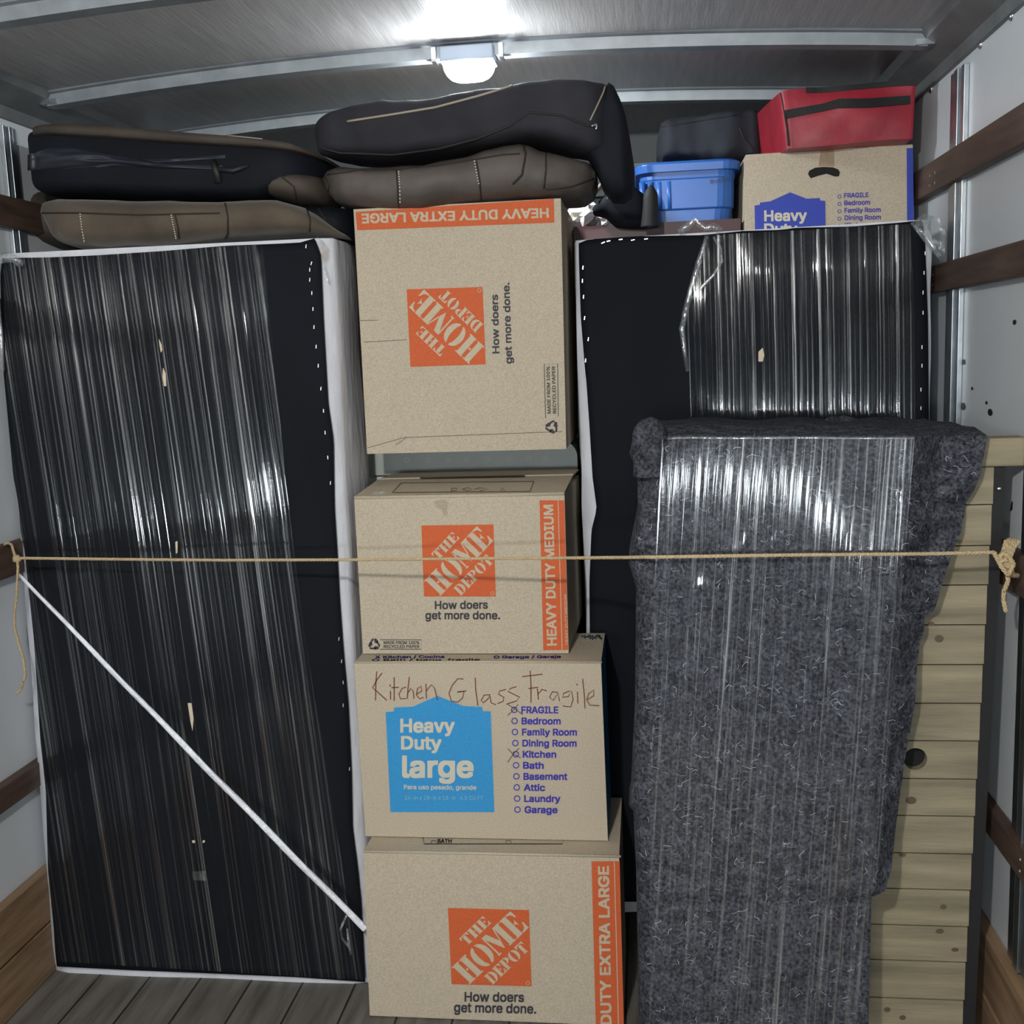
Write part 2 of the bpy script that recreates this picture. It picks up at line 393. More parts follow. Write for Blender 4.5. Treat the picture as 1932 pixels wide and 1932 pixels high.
# ------------------------------------------------------------------ the truck body
XL, XR, YB, YF = -1.655, .775, -1.6, 4.15
def zc(x): return 2.365+.055*(1-((x+.435)/1.19)**2)
mb = MB().box((XL-.04, YB, -.06), (XR+.04, YF, 0))
struct('floor', mb, M_floor)
mb = MB()
for k in range(17):                                              # worn boards with dark joints between them
    x = XL+.02+k*.142
    mb.add([(x, YB, .0006), (x+.005, YB, .0006), (x+.005, YF, .0006), (x, YF, .0006)], [(0,1,2,3)])
struct('trim_1', mb, M_rubber, 'dark joints between the floor boards')
struct('wall_left', MB().box((XL-.04, YB, 0), (XL, YF, 2.40)), M_wall)
struct('wall_right', MB().box((XR, YB, 0), (XR+.04, YF, 2.40)), M_wall)
struct('wall_front', MB().box((XL, YF, 0), (XR, YF+.04, 2.46)), M_front)
mb = MB()
for k in range(3): mb.box((XL+.1, YF-.03, 2.28-.045*k), (XR-.1, YF-.002, 2.30-.045*k))
struct('trim_2', mb, M_cove, 'ribs across the dark front bulkhead')
xs = [lerp(XL-.02, XR+.02, i/40) for i in range(41)]
mb = MB(); n = 41
mb.grid([[(x, y, zc(x)+z) for x in xs] for y, z in ((YB, 0), (.5, 0), (2.0, 0), (YF, 0), (YF, .03), (YB, .03), (YB, 0))])
struct('ceiling', mb, M_ceil, smooth=True)
for i, y in enumerate([-.7, -.1, .5, 1.1, 1.7, 2.27, 2.90, 3.50]):
    mb = MB(); prof = [(-.045, .004), (-.040, -.004), (-.026, -.006), (-.022, -.034), (.022, -.034), (.026, -.006), (.040, -.004), (.045, .004)]
    xb = [lerp(XL+.07, XR-.07, k/30) for k in range(31)]
    mb.grid([[(x, y+a, zc(x)+b) for a, b in prof] for x in xb], close=True)
    for e in (0, 30): mb.add([(xb[e], y+a, zc(xb[e])+b) for a, b in prof], [list(range(8))])
    struct('trim_%d' % (3+i), mb, M_steelp, 'steel roof bow across the ceiling')
for s, X in ((1, XR), (-1, XL)):                                    # coved edge rails between wall and roof
    mb = MB(); prof = [(0, 2.285), (-.012, 2.285), (-.014, 2.315), (-.075, 2.352), (-.09, 2.372), (0, 2.40)]
    prof = [(X+s*a, z) for a, z in prof]
    mb.grid([[(x, y, z) for x, z in prof] for y in (YB, 1, 2, 3, YF)], close=True)
    struct('trim_%d' % (11 if s > 0 else 12), mb, M_cove, 'edge rail where wall meets roof')
    for k in range(9):                                          # small bow brackets in the corner
        y = [1.7, 2.27, 2.90, 3.50][k] if k < 4 else None
        if y is None: break
        b = MB().box((X-s*.10 if s > 0 else X+.055, y-.03, 2.338), (X-s*.055 if s > 0 else X+.10, y+.03, 2.352))
        struct('trim_%d' % (40+k+(4 if s > 0 else 0)), b, M_galv, 'bracket at the end of a roof bow')
_num = [200]
def nextnum(): _num[0] += 1; return _num[0]
n = 13
for s, X in ((1, XR), (-1, XL)):
    for z0, z1, lab in ((2.0, 2.08, 'highest'), (1.745, 1.815, 'second highest'), (1.105, 1.19, 'middle'), (.525, .59, 'low')):
        x0, x1 = (X-.028, X-.001) if s > 0 else (X+.001, X+.030)
        struct('trim_%d' % n, MB().box((x0, YB, z0), (x1, YF-.02, z1)), M_rail, '%s dark wood slat along the %s wall' % (lab, 'right' if s > 0 else 'left'), bevel=.004)
        n += 1
        if s > 0:
            for yy in (2.12, 2.18, 2.95, 3.0, 3.3):
                for dz in (.02, .045):
                    struct('trim_%d' % nextnum(), MB().ellipsoid((x0, yy, z0+dz), (.002, .004, .004), 8, 4), M_chrome, 'screw head in a wood slat')
    x0, x1 = (X-.03, X-.001) if s > 0 else (X+.001, X+.03)
    for k, (za, zb) in enumerate(((.002, .142), (.148, .29))):
        struct('baseboard_%s%s' % ('right' if s > 0 else 'left', '' if k == 0 else '_upper'), MB().box((x0, YB, za), (x1, YF-.02, zb)), M_kick, '%s kick board on the %s wall' % ('lower' if k == 0 else 'upper', 'right' if s > 0 else 'left'), bevel=.004)
def post(num, X, s, y0, y1, z0, z1, lab):
    mb = MB(); w_ = y1-y0
    for a, b, d in ((0, .22, .012), (.22, .36, .004), (.36, .62, .016), (.62, .72, .005), (.72, 1, .012)):
        xa, xb = (X-d, X-.0005) if s > 0 else (X+.0005, X+d)
        mb.box((xa, y0+a*w_, z0), (xb, y0+b*w_, z1))
    struct('trim_%d' % num, mb, M_galv, lab, bevel=.001)
post(30, XR, 1, 2.77, 2.885, .3, 2.265, 'bright steel post behind the slats on the right wall')
post(31, XR, 1, 2.17, 2.285, .3, 2.285, 'nearest steel post on the right wall')
post(32, XL, -1, 2.75, 2.81, .3, 2.265, 'short glimpse of steel post on the left wall')
post(33, XR, 1, 1.5, 1.6, .3, 2.265, 'steel post of the right wall'); post(34, XL, -1, 1.9, 2.0, .3, 2.265, 'steel post of the left wall')
k = 70
for px, py in ((1850, 84), (1908, 30), (1756, 168)):
    p = atx(px, py, XR-.002)
    struct('trim_%d' % k, MB().ellipsoid(p, (.005, .011, .011), 12, 6), M_chrome, 'rivet in the right wall panel', smooth=True); k += 1
for px, py, r in ((1818, 683, 5), (1805, 728, 4), (1834, 733, 3), (1817, 767, 7), (1868, 778, 6), (1861, 760, 3), (1914, 608, 4), (1803, 750, 3)):
    p = atx(px, py, XR-.0008); r *= .0014
    pts = [p+Vector((0, r*(1+.5*noise.noise(Vector((j, px, 0))))*math.cos(j*.785)*2.2, r*math.sin(j*.785)*(1+.4*noise.noise(Vector((j, py, 3)))))) for j in range(8)]
    struct('trim_%d' % k, MB().ngon3(pts), M_rubber, 'dark scuff on the right wall panel'); k += 1
mb = MB().ngon3([atx(a, b, XR-.0008) for a, b in ((1908, 948), (1911, 945), (1910, 962), (1905, 965))])
struct('trim_%d' % k, mb, M_rubber, 'small black slot in the right wall'); k += 1

# ------------------------------------------------------------------ dome lamp on the second roof bow
lp = thing('dome_lamp', 'lit white dome lamp clipped under the roof bow above the stacked cushions', 'lamp', (-.43, 2.875, 2.38))
def clampbox(x0, x1, y0, y1, z0, z1): return MB().box((x0, y0, z0), (x1, y1, z1))
zt = zc(-.43)-.034
clampbox(-.500, -.362, 2.845, 2.94, zt-.016, zt+.022).build('lamp_housing', M_led, lp, bevel=.004)
mb = MB(); rows = []
for i in range(9):
    a = i/8*math.pi/2; row = []
    for j in range(28):
        t = 2*math.pi*j/28; ct, st = math.cos(t), math.sin(t)
        e = .62
        row.append((-.431+.066*math.copysign(abs(ct)**e, ct)*math.cos(a)**.6, 2.892+.044*math.copysign(abs(st)**e, st)*math.cos(a)**.6, zt-.016-.042*math.sin(a)))
    rows.append(row)
mb.grid(rows, close=True); mb.build('lamp_lens', M_lens, lp, smooth=True)
for x in (-.524, -.350):
    cl = MB().box((x, 2.858, zt-.008), (x+.013, 2.864, zt+.026)).box((x, 2.858, zt-.012), (x+.013, 2.90, zt-.006))
    cl.build('mounting_clip', M_chrome, lp, bevel=.0015)

# ------------------------------------------------------------------ box springs
def wavy_poly(pts, step=14, amp=1.2, seed=0):
    out = []
    for i, p in enumerate(pts):
        q = pts[(i+1) % len(pts)]; L = math.hypot(q[0]-p[0], q[1]-p[1]); n_ = max(1, int(L/step))
        for j in range(n_):
            t = j/n_; x, y = lerp(p[0], q[0], t), lerp(p[1], q[1], t)
            out.append((x+amp*noise.noise(Vector((x*.03, y*.03, seed)))*2, y+amp*noise.noise(Vector((x*.03, y*.03, seed+9)))*2))
    return out
def rowfill(proj, top, bot, left, right, ny, nx, off=0, amp=0, fx=3, fy=1, m=0, mb=None):
    """grid between four px boundary tables: rows follow y, left/right give x for y, top/bot give y for x"""
    rows = []
    for i in range(ny+1):
        v = i/ny; row = []
        for k_ in range(nx+1):
            u = k_/nx
            y = lerp(interp(top, lerp(left[0][1], right[0][1], u)), interp(bot, lerp(left[-1][1], right[-1][1], u)), v)
            x = lerp(interp(left, y), interp(right, y), u)
            p = proj(x, y)
            edge = min(1, min(u, 1-u)*12, min(v, 1-v)*12)
            p.y += off + (-amp*edge*(.55+noise.noise(Vector(((x-.09*y)*fx*.004, y*fy*.004, off*50+3)))) if amp else 0)
            row.append(p)
        rows.append(row)
    mb = mb or MB(); mb.grid(rows, m); return mb

def box_spring(label, p0, n_, corners, depth, outline, edges, prt):
    t = thing('box_spring', label, 'box spring', prt, 'box springs stood on end')
    proj = lambda x, y: atp(x, y, p0, n_)
    # body with soft edges : front quad corners bl, br, tr, tl (px)
    fr = [proj(*c) for c in corners]
    bk = [p+Vector((0, depth, depth*(-.0)))-n_*0 for p in fr]
    mb = MB(); rows = []
    nz_, nx_ = 48, 20
    def face_pt(u, v, d):
        a = fr[0]*(1-u)*(1-v)+fr[1]*u*(1-v)+fr[2]*u*v+fr[3]*(1-u)*v
        return a+Vector((0, d, 0))
    rings = []
    for i in range(nz_+1):
        v = i/nz_; ring = []
        inset = .012*max(0, 1-min(v, 1-v)*nz_/1.5)
        def put(u, d):
            p = face_pt(u, v, d)
            wob = .008*noise.noise(Vector((u*3+p.x, v*9, d*9)))
            ring.append(p+Vector((wob*(1 if u > .5 else -1)*(0 if .05 < u < .95 else 1), wob*.6, 0)))
        N2 = 6
        for j in range(nx_+1): put(j/nx_, .004+inset+(.012 if j in (0, nx_) else 0))
        for j in range(1, N2+1): put(1+.006*math.sin(math.pi*j/N2), depth*j/N2+.012)
        for j in range(1, nx_+1): put(1-j/nx_, depth+.012)
        for j in range(1, N2): put(0-.006*math.sin(math.pi*j/N2), depth*(1-j/N2)+.012)
        rings.append(ring)
    mb.grid(rings, close=True)
    c0 = sum((Vector(p) for p in rings[0]), Vector())/len(rings[0]); c1 = sum((Vector(p) for p in rings[-1]), Vector())/len(rings[-1])
    for ring, c in ((rings[0], c0), (rings[-1], c1)):
        mb.add(list(ring)+[c], [[i, (i+1) % len(ring), len(ring)] for i in range(len(ring))])
    body = mb.build('fabric_body', M_cover, t, smooth=True)
    body['label'] = 'white ticking sides'
    top, bot, left, right = edges
    mb = rowfill(proj, top, bot, left, right, 90, 40, -.003, .010, 3.0, 1.2)
    dc = mb.build('dust_cover', M_cambric, t, smooth=True, fix=False, solid=.002); dc['label'] = 'black cloth over the underside'
    return t, proj, mb

# left: bottom edge at Y 2.555 on the floor, leaning back to Y 2.65 at its top
p0 = Vector((-1.2, 2.543, 0)); nL = Vector((0, -1.91, .095)).normalized()
L_left = [(470, 8), (520, 2), (700, 8), (900, 27), (950, 36), (1000, 40), (1040, 48), (1200, 65), (1400, 78), (1490, 88), (1640, 92), (1740, 102), (1800, 106), (1850, 112)]
L_right = [(440, 590), (480, 606), (600, 611), (760, 620), (830, 630), (960, 632), (1040, 637), (1130, 642), (1240, 650), (1330, 658), (1460, 664), (1560, 666), (1640, 676), (1700, 682), (1860, 690)]
L_top = [(0, 487), (90, 486), (180, 482), (300, 474), (420, 464), (520, 460), (560, 458), (590, 450), (610, 462)]
L_bot = [(100, 1815), (112, 1822), (250, 1829), (400, 1835), (560, 1842), (700, 1852)]
SL, projL, mbL = box_spring('black-backed box spring on end at the left wall, crossed by the twisted strap', p0, nL,
    [(97, 1846), (697, 1868), (618, 447), (-8, 478)], .27, None, (L_top, L_bot, L_left, L_right), (-1.2, 2.6, 0))
# right: behind, at Y 2.85
p0r = Vector((.3, 2.84, 1.9)); nR = Vector((0, -1.9, .06)).normalized()
R_left = [(455, 1092), (480, 1092), (600, 1096), (700, 1104), (715, 1106), (800, 1112), (900, 1118), (960, 1126), (1000, 1116), (1100, 1112), (1300, 1114), (1780, 1130)]
R_right = [(415, 1738), (440, 1744), (600, 1750), (800, 1752), (1000, 1752), (1780, 1745)]
R_top = [(1085, 462), (1110, 452), (1200, 446), (1320, 444), (1400, 436), (1470, 434), (1500, 430), (1600, 428), (1700, 420), (1735, 416)]
R_bot = [(1100, 1700), (1760, 1700)]
SR, projR, mbR = box_spring('black-backed box spring on end at the right, behind the felt-wrapped furniture', p0r, nR,
    [(1122, 1728), (1750, 1716), (1762, 412), (1084, 452)], .24, None, (R_top, R_bot, R_left, R_right), (.3, 2.9, 0))

def staples(parent, proj, pts, mb_):
    bv = mb_.bvh()
    for x, y, ang in pts:
        h = bv.ray_cast(CAM, ray(x, y).normalized())[0] or proj(x, y)
        c = h+Vector((0, -.003, 0)); a = math.radians(ang); d = Vector((math.sin(a)*.0045, 0, math.cos(a)*.0045)); q = Vector((math.cos(a), 0, -math.sin(a)))*.0010
        MB().hexa([c-d-q, c-d+q, c+d+q, c+d-q], [p+Vector((0, .003, 0)) for p in (c-d-q, c-d+q, c+d+q, c+d-q)]).build('staple', M_staple, parent)
staples(SL, projL, [(578, 465, 10), (588, 497, 20), (585, 509, 5), (585, 528, 8), (589, 553, 5), (591, 583, 5), (593, 617, 8), (597, 654, 5), (601, 690, 5), (606, 733, 10), (611, 775, 0), (614, 816, 0), (619, 863, 0), (624, 911, 8), (640, 1205, 10), (645, 1247, 10), (648, 1287, 0), (648, 1330, 5), (660, 1450, 5)], mbL)
staples(SR, projR, [(1138, 458, 70), (1148, 455, 80), (1171, 452, 85), (1194, 453, 80), (1219, 451, 85), (1100, 505, 5), (1099, 530, 5), (1101, 560, 5), (1103, 600, 10), (1110, 640, 10), (1105, 680, 5), (1745, 478, 0), (1743, 515, 0), (1741, 552, 3), (1741, 590, 0), (1739, 655, 0), (1739, 690, 0), (1737, 735, 0), (1737, 770, 0)], mbR)

# stretch film on the left one
F_left = [(480, 14), (700, 18), (900, 34), (1040, 52), (1200, 68), (1500, 90), (1830, 110)]
F_right = [(465, 500), (700, 524), (900, 543), (1040, 559), (1200, 580), (1400, 612), (1600, 645), (1700, 662), (1850, 690)]
mb = rowfill(projL, [(0, 484), (300, 474), (510, 462)], [(100, 1806), (690, 1842)], F_left, F_right, 90, 90, -.018, .004, 4, .5)
fl = mb.build('stretch_film', M_film, SL, smooth=True, fix=False); fl['label'] = 'glossy clear film wrapped over the black cloth'
mb = MB(); put_line(mb, [(500, 466), (524, 700), (543, 900), (559, 1040), (580, 1200), (612, 1400), (645, 1600), (662, 1700)], 2.2, lambda x, y: projL(x, y)+Vector((0, -.028, 0)), 0)
mb.build('film_edge', M_filmlump, fl, fix=False)
def lump(parent, pts, r, Yp, name='gathered_film', m=M_filmlump, amp=.5):
    mb = MB(); P = [Yp(*p) for p in pts]; mb.tube(P, [r*(1+amp*noise.noise(Vector((i*1.7, r*99, P[0].x*9)))) for i in range(len(P))], 9)
    return mb.build(name, m, parent, smooth=True)
lump(SL, [(2, 500), (8, 492), (22, 488), (40, 490), (52, 500)], .012, lambda x, y: projL(x, y)+Vector((0, -.03, 0)))
lump(SL, [(3, 500), (2, 520), (6, 545), (9, 580), (14, 640), (17, 700)], .006, lambda x, y: projL(x, y)+Vector((0, -.028, 0)))
lump(SL, [(660, 1715), (648, 1742), (652, 1760), (664, 1774), (668, 1790), (664, 1765), (661, 1740)], .0035, lambda x, y: projL(x, y)+Vector((0, -.03, 0)), 'film_tail')
for pts in ([(306, 640), (311, 650), (313, 660), (310, 665), (308, 655)], [(314, 694), (319, 705), (320, 728), (316, 728), (313, 710)], [(337, 1020), (341, 1018), (341, 1040), (338, 1042)], [(360, 1322), (367, 1322), (371, 1352), (369, 1374), (365, 1355)], [(368, 1580), (373, 1579), (374, 1584), (369, 1584)], [(388, 1580), (392, 1579), (392, 1583), (388, 1584)]):
    mb = MB(); P = [projL(*p)+Vector((0, -.019, 0)) for p in pts]; c = sum(P, Vector())/len(P)
    mb.ngon3(P); mb.build('splintered_wood', M_splint, SL, fix=False, solid=.002)
mb = MB(); put_poly(mb, [(371, 1634), (396, 1633), (398, 1652), (373, 1650)], lambda x, y: projL(x, y)+Vector((0, -.030, 0)), 0); mb.build('clear_tape', M_filmlump, SL, fix=False)
# clear corner sheet at its top right corner, folded back over the white side
def sidepL(x, y): return atx(x, y, projL(612, y).x+.012)
mb = MB(); c = [(600, 447), (612, 455), (628, 480), (646, 512), (658, 552), (640, 548), (626, 540), (620, 536), (611, 500), (606, 470)]
mb.ngon3([sidepL(*p) if p[0] > 612 else projL(*p)+Vector((0, -.012, 0)) for p in c]); mb.build('clear_corner_sheet', M_filmlump, SL, fix=False, solid=.0015)
# stretch film on the right one
G_left = [(440, 1330), (470, 1325), (500, 1318), (560, 1296), (620, 1285), (680, 1298), (760, 1302), (830, 1296), (1250, 1290)]
G_right = [(420, 1714), (600, 1722), (800, 1724), (1250, 1724)]
mb = rowfill(projR, [(1320, 446), (1500, 436), (1715, 424)], [(1290, 1250), (1724, 1250)], G_left, G_right, 80, 80, -.018, .004, 4, .5)
fl = mb.build('stretch_film', M_filmr, SR, smooth=True, fix=False); fl['label'] = 'glossy clear film over the black cloth'
lump(SR, [(1332, 448), (1325, 470), (1316, 500), (1304, 540), (1294, 580), (1286, 620), (1290, 660), (1297, 700)], .007, lambda x, y: projR(x, y)+Vector((0, -.03, 0)))
lump(SR, [(1345, 450), (1358, 470), (1360, 495), (1345, 520), (1325, 540), (1305, 565)], .005, lambda x, y: projR(x, y)+Vector((0, -.032, 0)))
lump(SR, [(1280, 442), (1300, 428), (1312, 415), (1318, 425), (1330, 434), (1345, 430), (1360, 440)], .009, lambda x, y: projR(x, y)+Vector((0, -.005, .004)), 'film_tail')
mb = MB(); mb.ngon3([projR(*p)+Vector((0, -.03+.02*(p[0] > 1760), 0)) for p in [(1712, 424), (1738, 406), (1770, 412), (1782, 440), (1780, 480), (1772, 492), (1758, 482), (1735, 455)]])
mb.build('clear_corner_sheet', M_filmlump, SR, fix=False, solid=.002)
lump(SR, [(1720, 428), (1738, 446), (1752, 466), (1766, 486)], .006, lambda x, y: projR(x, y)+Vector((0, -.034, 0)))
mb = MB(); mb.ngon3([projR(*p)+Vector((0, -.012, 0)) for p in [(1430, 664), (1438, 656), (1441, 670), (1438, 682), (1430, 682)]]); mb.build('splintered_wood', M_splint, SR, fix=False, solid=.002)

# twisted film strap running down across the left box spring
P = []
A, Bv = at(36, 1084, 2.50), at(689, 1753, 2.505)
for i in range(70):
    t = i/69; p = A.lerp(Bv, t); p.z -= .005*math.sin(math.pi*t); p.y -= .0
    P.append(p)
mb = MB(); b = 0; n_ = 12
rows = []
tdir = (Bv-A).normalized(); nn = Vector((0, -1, 0)); sd = tdir.cross(nn).normalized()
for i, p in enumerate(P):
    t = i/69; wd = .0044+.0042*t+.0012*math.sin(math.pi*t); row = []
    for k_ in range(n_):
        a = 2*math.pi*k_/n_; rr = 1+.16*math.sin(3*a+i*.35)+.08*noise.noise(Vector((i, k_, 0)))
        row.append(p+sd*math.cos(a)*wd*rr+nn*math.sin(a)*wd*.7*rr)
    rows.append(row)
mb.grid(rows, close=True)
st = mb.build('twisted_strap', M_twist, smooth=True)
tag(st, 'white twisted plastic strap running diagonally across the left box spring', 'strap')

# ------------------------------------------------------------------ cardboard boxes of the middle stack
def carton(name, label, cat, q, Y, depth, mats, group=None, mr=None, skew=0, zb=None):
    """q: px corners tl, tr, br, bl of the front face lying in plane Y"""
    tl, tr, br, bl = [at(*p, Y) for p in q]
    tl.z = tr.z = (tl.z+tr.z)/2
    if zb is not None: bl.z = br.z = zb
    t = thing(name, label, cat, ((bl+br)/2)+Vector((0, depth/2, 0)), group)
    d = Vector((skew, depth, 0)); mb = MB()
    mb.hexa([bl, br, tr, tl], [bl+d, br+d, tr+d, tl+d], 0, mr)
    return t, mb, (tl, tr, br, bl, d)
def finish(t, mb, mats, bevel=.0):
    o = mb.build('carton_body', mats, t, fix=False)
    return o
def edge_ridge(t, pts, r, m=M_card, name='folded_edge'):
    return MB().tube(pts, r, 6).build(name, m, t, smooth=True)
MATS = [M_card, M_orange, M_cream, M_black, M_thin]

# bottom box
Yb = 2.42
t, mb, K = carton('moving_box', 'lowest cardboard box of the middle stack, orange logo and vertical extra large band', 'box', [(686, 1612), (1168, 1612), (1178, 1990), (702, 1990)], Yb, .345, None, 'moving boxes stacked in the middle', zb=.003)
pj = lambda x, y: at(x, y, Yb-.0008); pj2 = lambda x, y: at(x, y, Yb-.0014)
put_poly(mb, [(1116, 1625), (1169, 1625), (1177, 1936), (1124, 1936)], pj, 1)
put_text(mb, 'HEAVY DUTY EXTRA LARGE', (1155, 2045), (1148, 1635), 19, pj2, 2, .035)
put_line(mb, [(1159, 1626), (1167, 1936)], 1.6, pj2, 2)
put_logo(mb, [(845, 1713), (998, 1717), (1003, 1861), (852, 1857)], pj, 1, 2)
put_text(mb, 'How doers', (877, 1889), (988, 1890), 17, pj, 3, .03)
put_text(mb, 'get more done.', (857, 1909), (1011, 1912), 17, pj, 3, .03)
ztop = K[0].z
pz = lambda x, y: atz(x, y, ztop+.0012)
for ln in ([(798, 1580), (800, 1592), (1062, 1592), (1062, 1575)],): put_line(mb, ln, 1.6, pz, 3)
put_text(mb, 'BATH', (826, 1590), (852, 1590), 7, pz, 3, .03)
for x in (814, 955): put_line(mb, [(x, 1591), (x, 1586), (x+9, 1586), (x+9, 1591)], 1.2, pz, 3)
finish(t, mb, MATS)
edge_ridge(t, [K[0]+Vector((0, .002, 0)), (K[0]+K[1])/2+Vector((0, .002, .001)), K[1]+Vector((.004, .002, .001))], .0035)

# kitchen box
Yk = 2.50
t, mb, K = carton('moving_box', 'cardboard box with sky blue house print and handwriting in brown marker', 'box', [(668, 1251), (1134, 1249), (1147, 1585), (690, 1583)], Yk, .27, None, 'moving boxes stacked in the middle', mr=5, zb=K[0].z+.0025)
pj = lambda x, y: at(x, y, Yk-.0008); pj2 = lambda x, y: at(x, y, Yk-.0014)
c2 = lambda x, y: (640+x*.3002, 1200+y*.3002)
put_poly(mb, [c2(*p) for p in [(292,478),(344,474),(344,449),(462,444),(618,376),(780,440),(898,446),(902,472),(952,474),(975,1107),(322,1107)]], pj, 5)
for s_, a, b, cap in (('Heavy', (388, 603), (722, 603), 80), ('Duty', (393, 710), (640, 710), 78), ('large', (402, 885), (838, 885), 128)):
    put_text(mb, s_, c2(*a), c2(*b), cap*.3002, pj2, 6, .035)
put_text(mb, 'Para uso pesado, grande', c2(407, 962), c2(860, 965), 8, pj2, 7, .02)
put_text(mb, '24-in x 18-in x 18-in   4.5 CU FT', c2(412, 1028), c2(905, 1030), 7.5, pj2, 8, .012)
for i, (s_, x1) in enumerate((('FRAGILE', 1375), ('Bedroom', 1390), ('Family Room', 1492), ('Dining Room', 1490), ('Kitchen', 1362), ('Bath', 1283), ('Basement', 1432), ('Attic', 1292), ('Laundry', 1388), ('Garage', 1370))):
    y = 484+i*69.7; x0 = 1146+i*2.3
    put_text(mb, s_, c2(x0, y), c2(x1, y+1), 12, pj, 9, .035)
    put_ring(mb, c2(x0-46, y-20), 5.2, 1.9, pj, 9)
hand = [ # brown marker writing, stroke by stroke
 [(236,222),(230,300),(228,405)], [(270,232),(240,270),(210,325),(250,360),(300,405)],
 [(322,345),(322,400)], [(318,305),(322,318)], [(345,258),(345,330),(345,408)], [(328,325),(375,322)],
 [(420,320),(395,330),(375,365),(385,395),(420,392)], [(440,258),(432,330),(428,395)], [(430,360),(450,330),(465,345),(470,395)],
 [(488,365),(520,345),(515,315),(492,330),(485,370),(505,395),(530,385)], [(545,300),(548,395)], [(548,345),(580,305),(600,330),(618,405)],
 [(782,270),(745,268),(710,310),(690,360),(705,410),(745,415),(775,390),(785,350),(742,352),(800,345)],
 [(855,262),(858,340),(872,438)], [(945,368),(910,372),(892,405),(905,420),(935,395),(945,368),(955,420),(985,432)],
 [(1048,335),(1010,345),(1000,365),(1035,385),(1030,410),(995,425)], [(1115,318),(1075,330),(1060,348),(1135,385),(1110,410),(1060,425),(1050,430)],
 [(1200,218),(1205,300),(1205,420)], [(1150,255),(1278,240)], [(1190,330),(1250,322)],
 [(1245,330),(1252,400)], [(1250,365),(1275,335),(1305,345)], [(1375,355),(1340,350),(1322,385),(1345,405),(1375,360),(1385,410)],
 [(1450,345),(1410,360),(1405,385),(1440,380),(1460,345),(1470,400),(1455,445),(1405,440)], [(1497,350),(1500,425)], [(1492,300),(1497,310)],
 [(1530,270),(1540,370),(1545,455)], [(1560,400),(1600,375),(1600,340),(1570,360),(1555,400),(1575,435),(1635,438)]]
for stp in hand: put_line(mb, [c2(*p) for p in stp], 2.0, pj2, 10)
for stp in ([(1060,430),(1100,455),(1155,495)], [(1125,430),(1090,470),(1058,500)], [(1060,708),(1090,740),(1140,765)], [(1130,705),(1095,740),(1058,795)]): put_line(mb, [c2(*p) for p in stp], 1.4, pj2, 11)
zt = K[0].z; pz = lambda x, y: atz(x, y, zt+.0012)
put_text(mb, 'X Kitchen / Cocina', (708, 1242), (838, 1241), 5, pz, 9, .03); put_text(mb, 'O Bath / bano  fragile', (702, 1247), (905, 1246), 4, pz, 11, .02)
put_text(mb, 'O Garage / Garaje', (932, 1242), (1058, 1241), 5, pz, 9, .03)
finish(t, mb, [M_card, M_orange, M_cream, M_black, M_thin, M_sky, M_skylet, M_skylet, M_skydim, M_navyink, M_pen, M_penthin])
edge_ridge(t, [K[0]+Vector((0, .002, 0)), (K[0]+K[1])/2+Vector((0, .002, .001)), K[1]+Vector((.002, .002, 0))], .003)
mb = MB()
for i in range(14):
    p = atz(1100+i*2.6+random.uniform(-1, 1), 1203+random.uniform(-3, 3), zt+.003); mb.ellipsoid(p, (.004, .012, .003), 8, 5, .5)
mb.build('clear_tape', M_chrome, t, smooth=True)

# medium box
Ym = 2.57
t, mb, K = carton('moving_box', 'medium cardboard box behind the taut twine, orange logo and vertical medium band', 'box', [(668, 938), (1065, 935), (1073, 1233), (685, 1237)], Ym, .40, None, 'moving boxes stacked in the middle', skew=.012, zb=K[0].z+.0025)
pj = lambda x, y: at(x, y, Ym-.0008); pj2 = lambda x, y: at(x, y, Ym-.0014)
put_poly(mb, [(1018, 944), (1064.5, 944), (1072, 1226), (1025, 1227)], pj, 1)
put_text(mb, 'HEAVY DUTY MEDIUM', (1050, 1217), (1043, 953), 17, pj2, 2, .035)
put_poly(mb, [(818, 946), (838, 942), (847, 948), (843, 960), (845, 970), (838, 974), (834, 962), (824, 958)], pj, 4)
put_line(mb, [(1053, 944), (1060.5, 1227)], 1.4, pj2, 2)
put_text(mb, 'HEAVY DUTY MEDIUM', (1071, 1216), (1068.5, 1122), 4, pj2, 2, .02)
put_logo(mb, [(795, 991.5), (931, 989.5), (935.5, 1125.5), (800, 1125.5)], pj, 1, 2)
put_text(mb, 'How doers', (821, 1149), (920, 1148), 14.5, pj, 3, .03)
put_text(mb, 'get more done.', (803, 1168), (943, 1168), 14.5, pj, 3, .03)
def paper_mark(mb, x0, y0, x1, y1):
    put_line(mb, [(x0, y0), (x1, y0), (x1, y1), (x0, y1)], 1.3, pj, 3)
paper_mark(mb, 717, 1207, 795, 1225)
put_text(mb, 'MADE FROM 100%', (724, 1215), (791, 1215), 5.4, pj, 3, .03); put_text(mb, 'RECYCLED PAPER', (724, 1222.5), (791, 1222.5), 5.4, pj, 3, .03)
put_recycle(mb, (706, 1216), 13.5, 0, pj, 3)
finish(t, mb, MATS[:4]+[mat('stained_card', (.36, .30, .215, 1), .8, nscale=320, namt=.16)])
tl, tr, br, bl, d = K
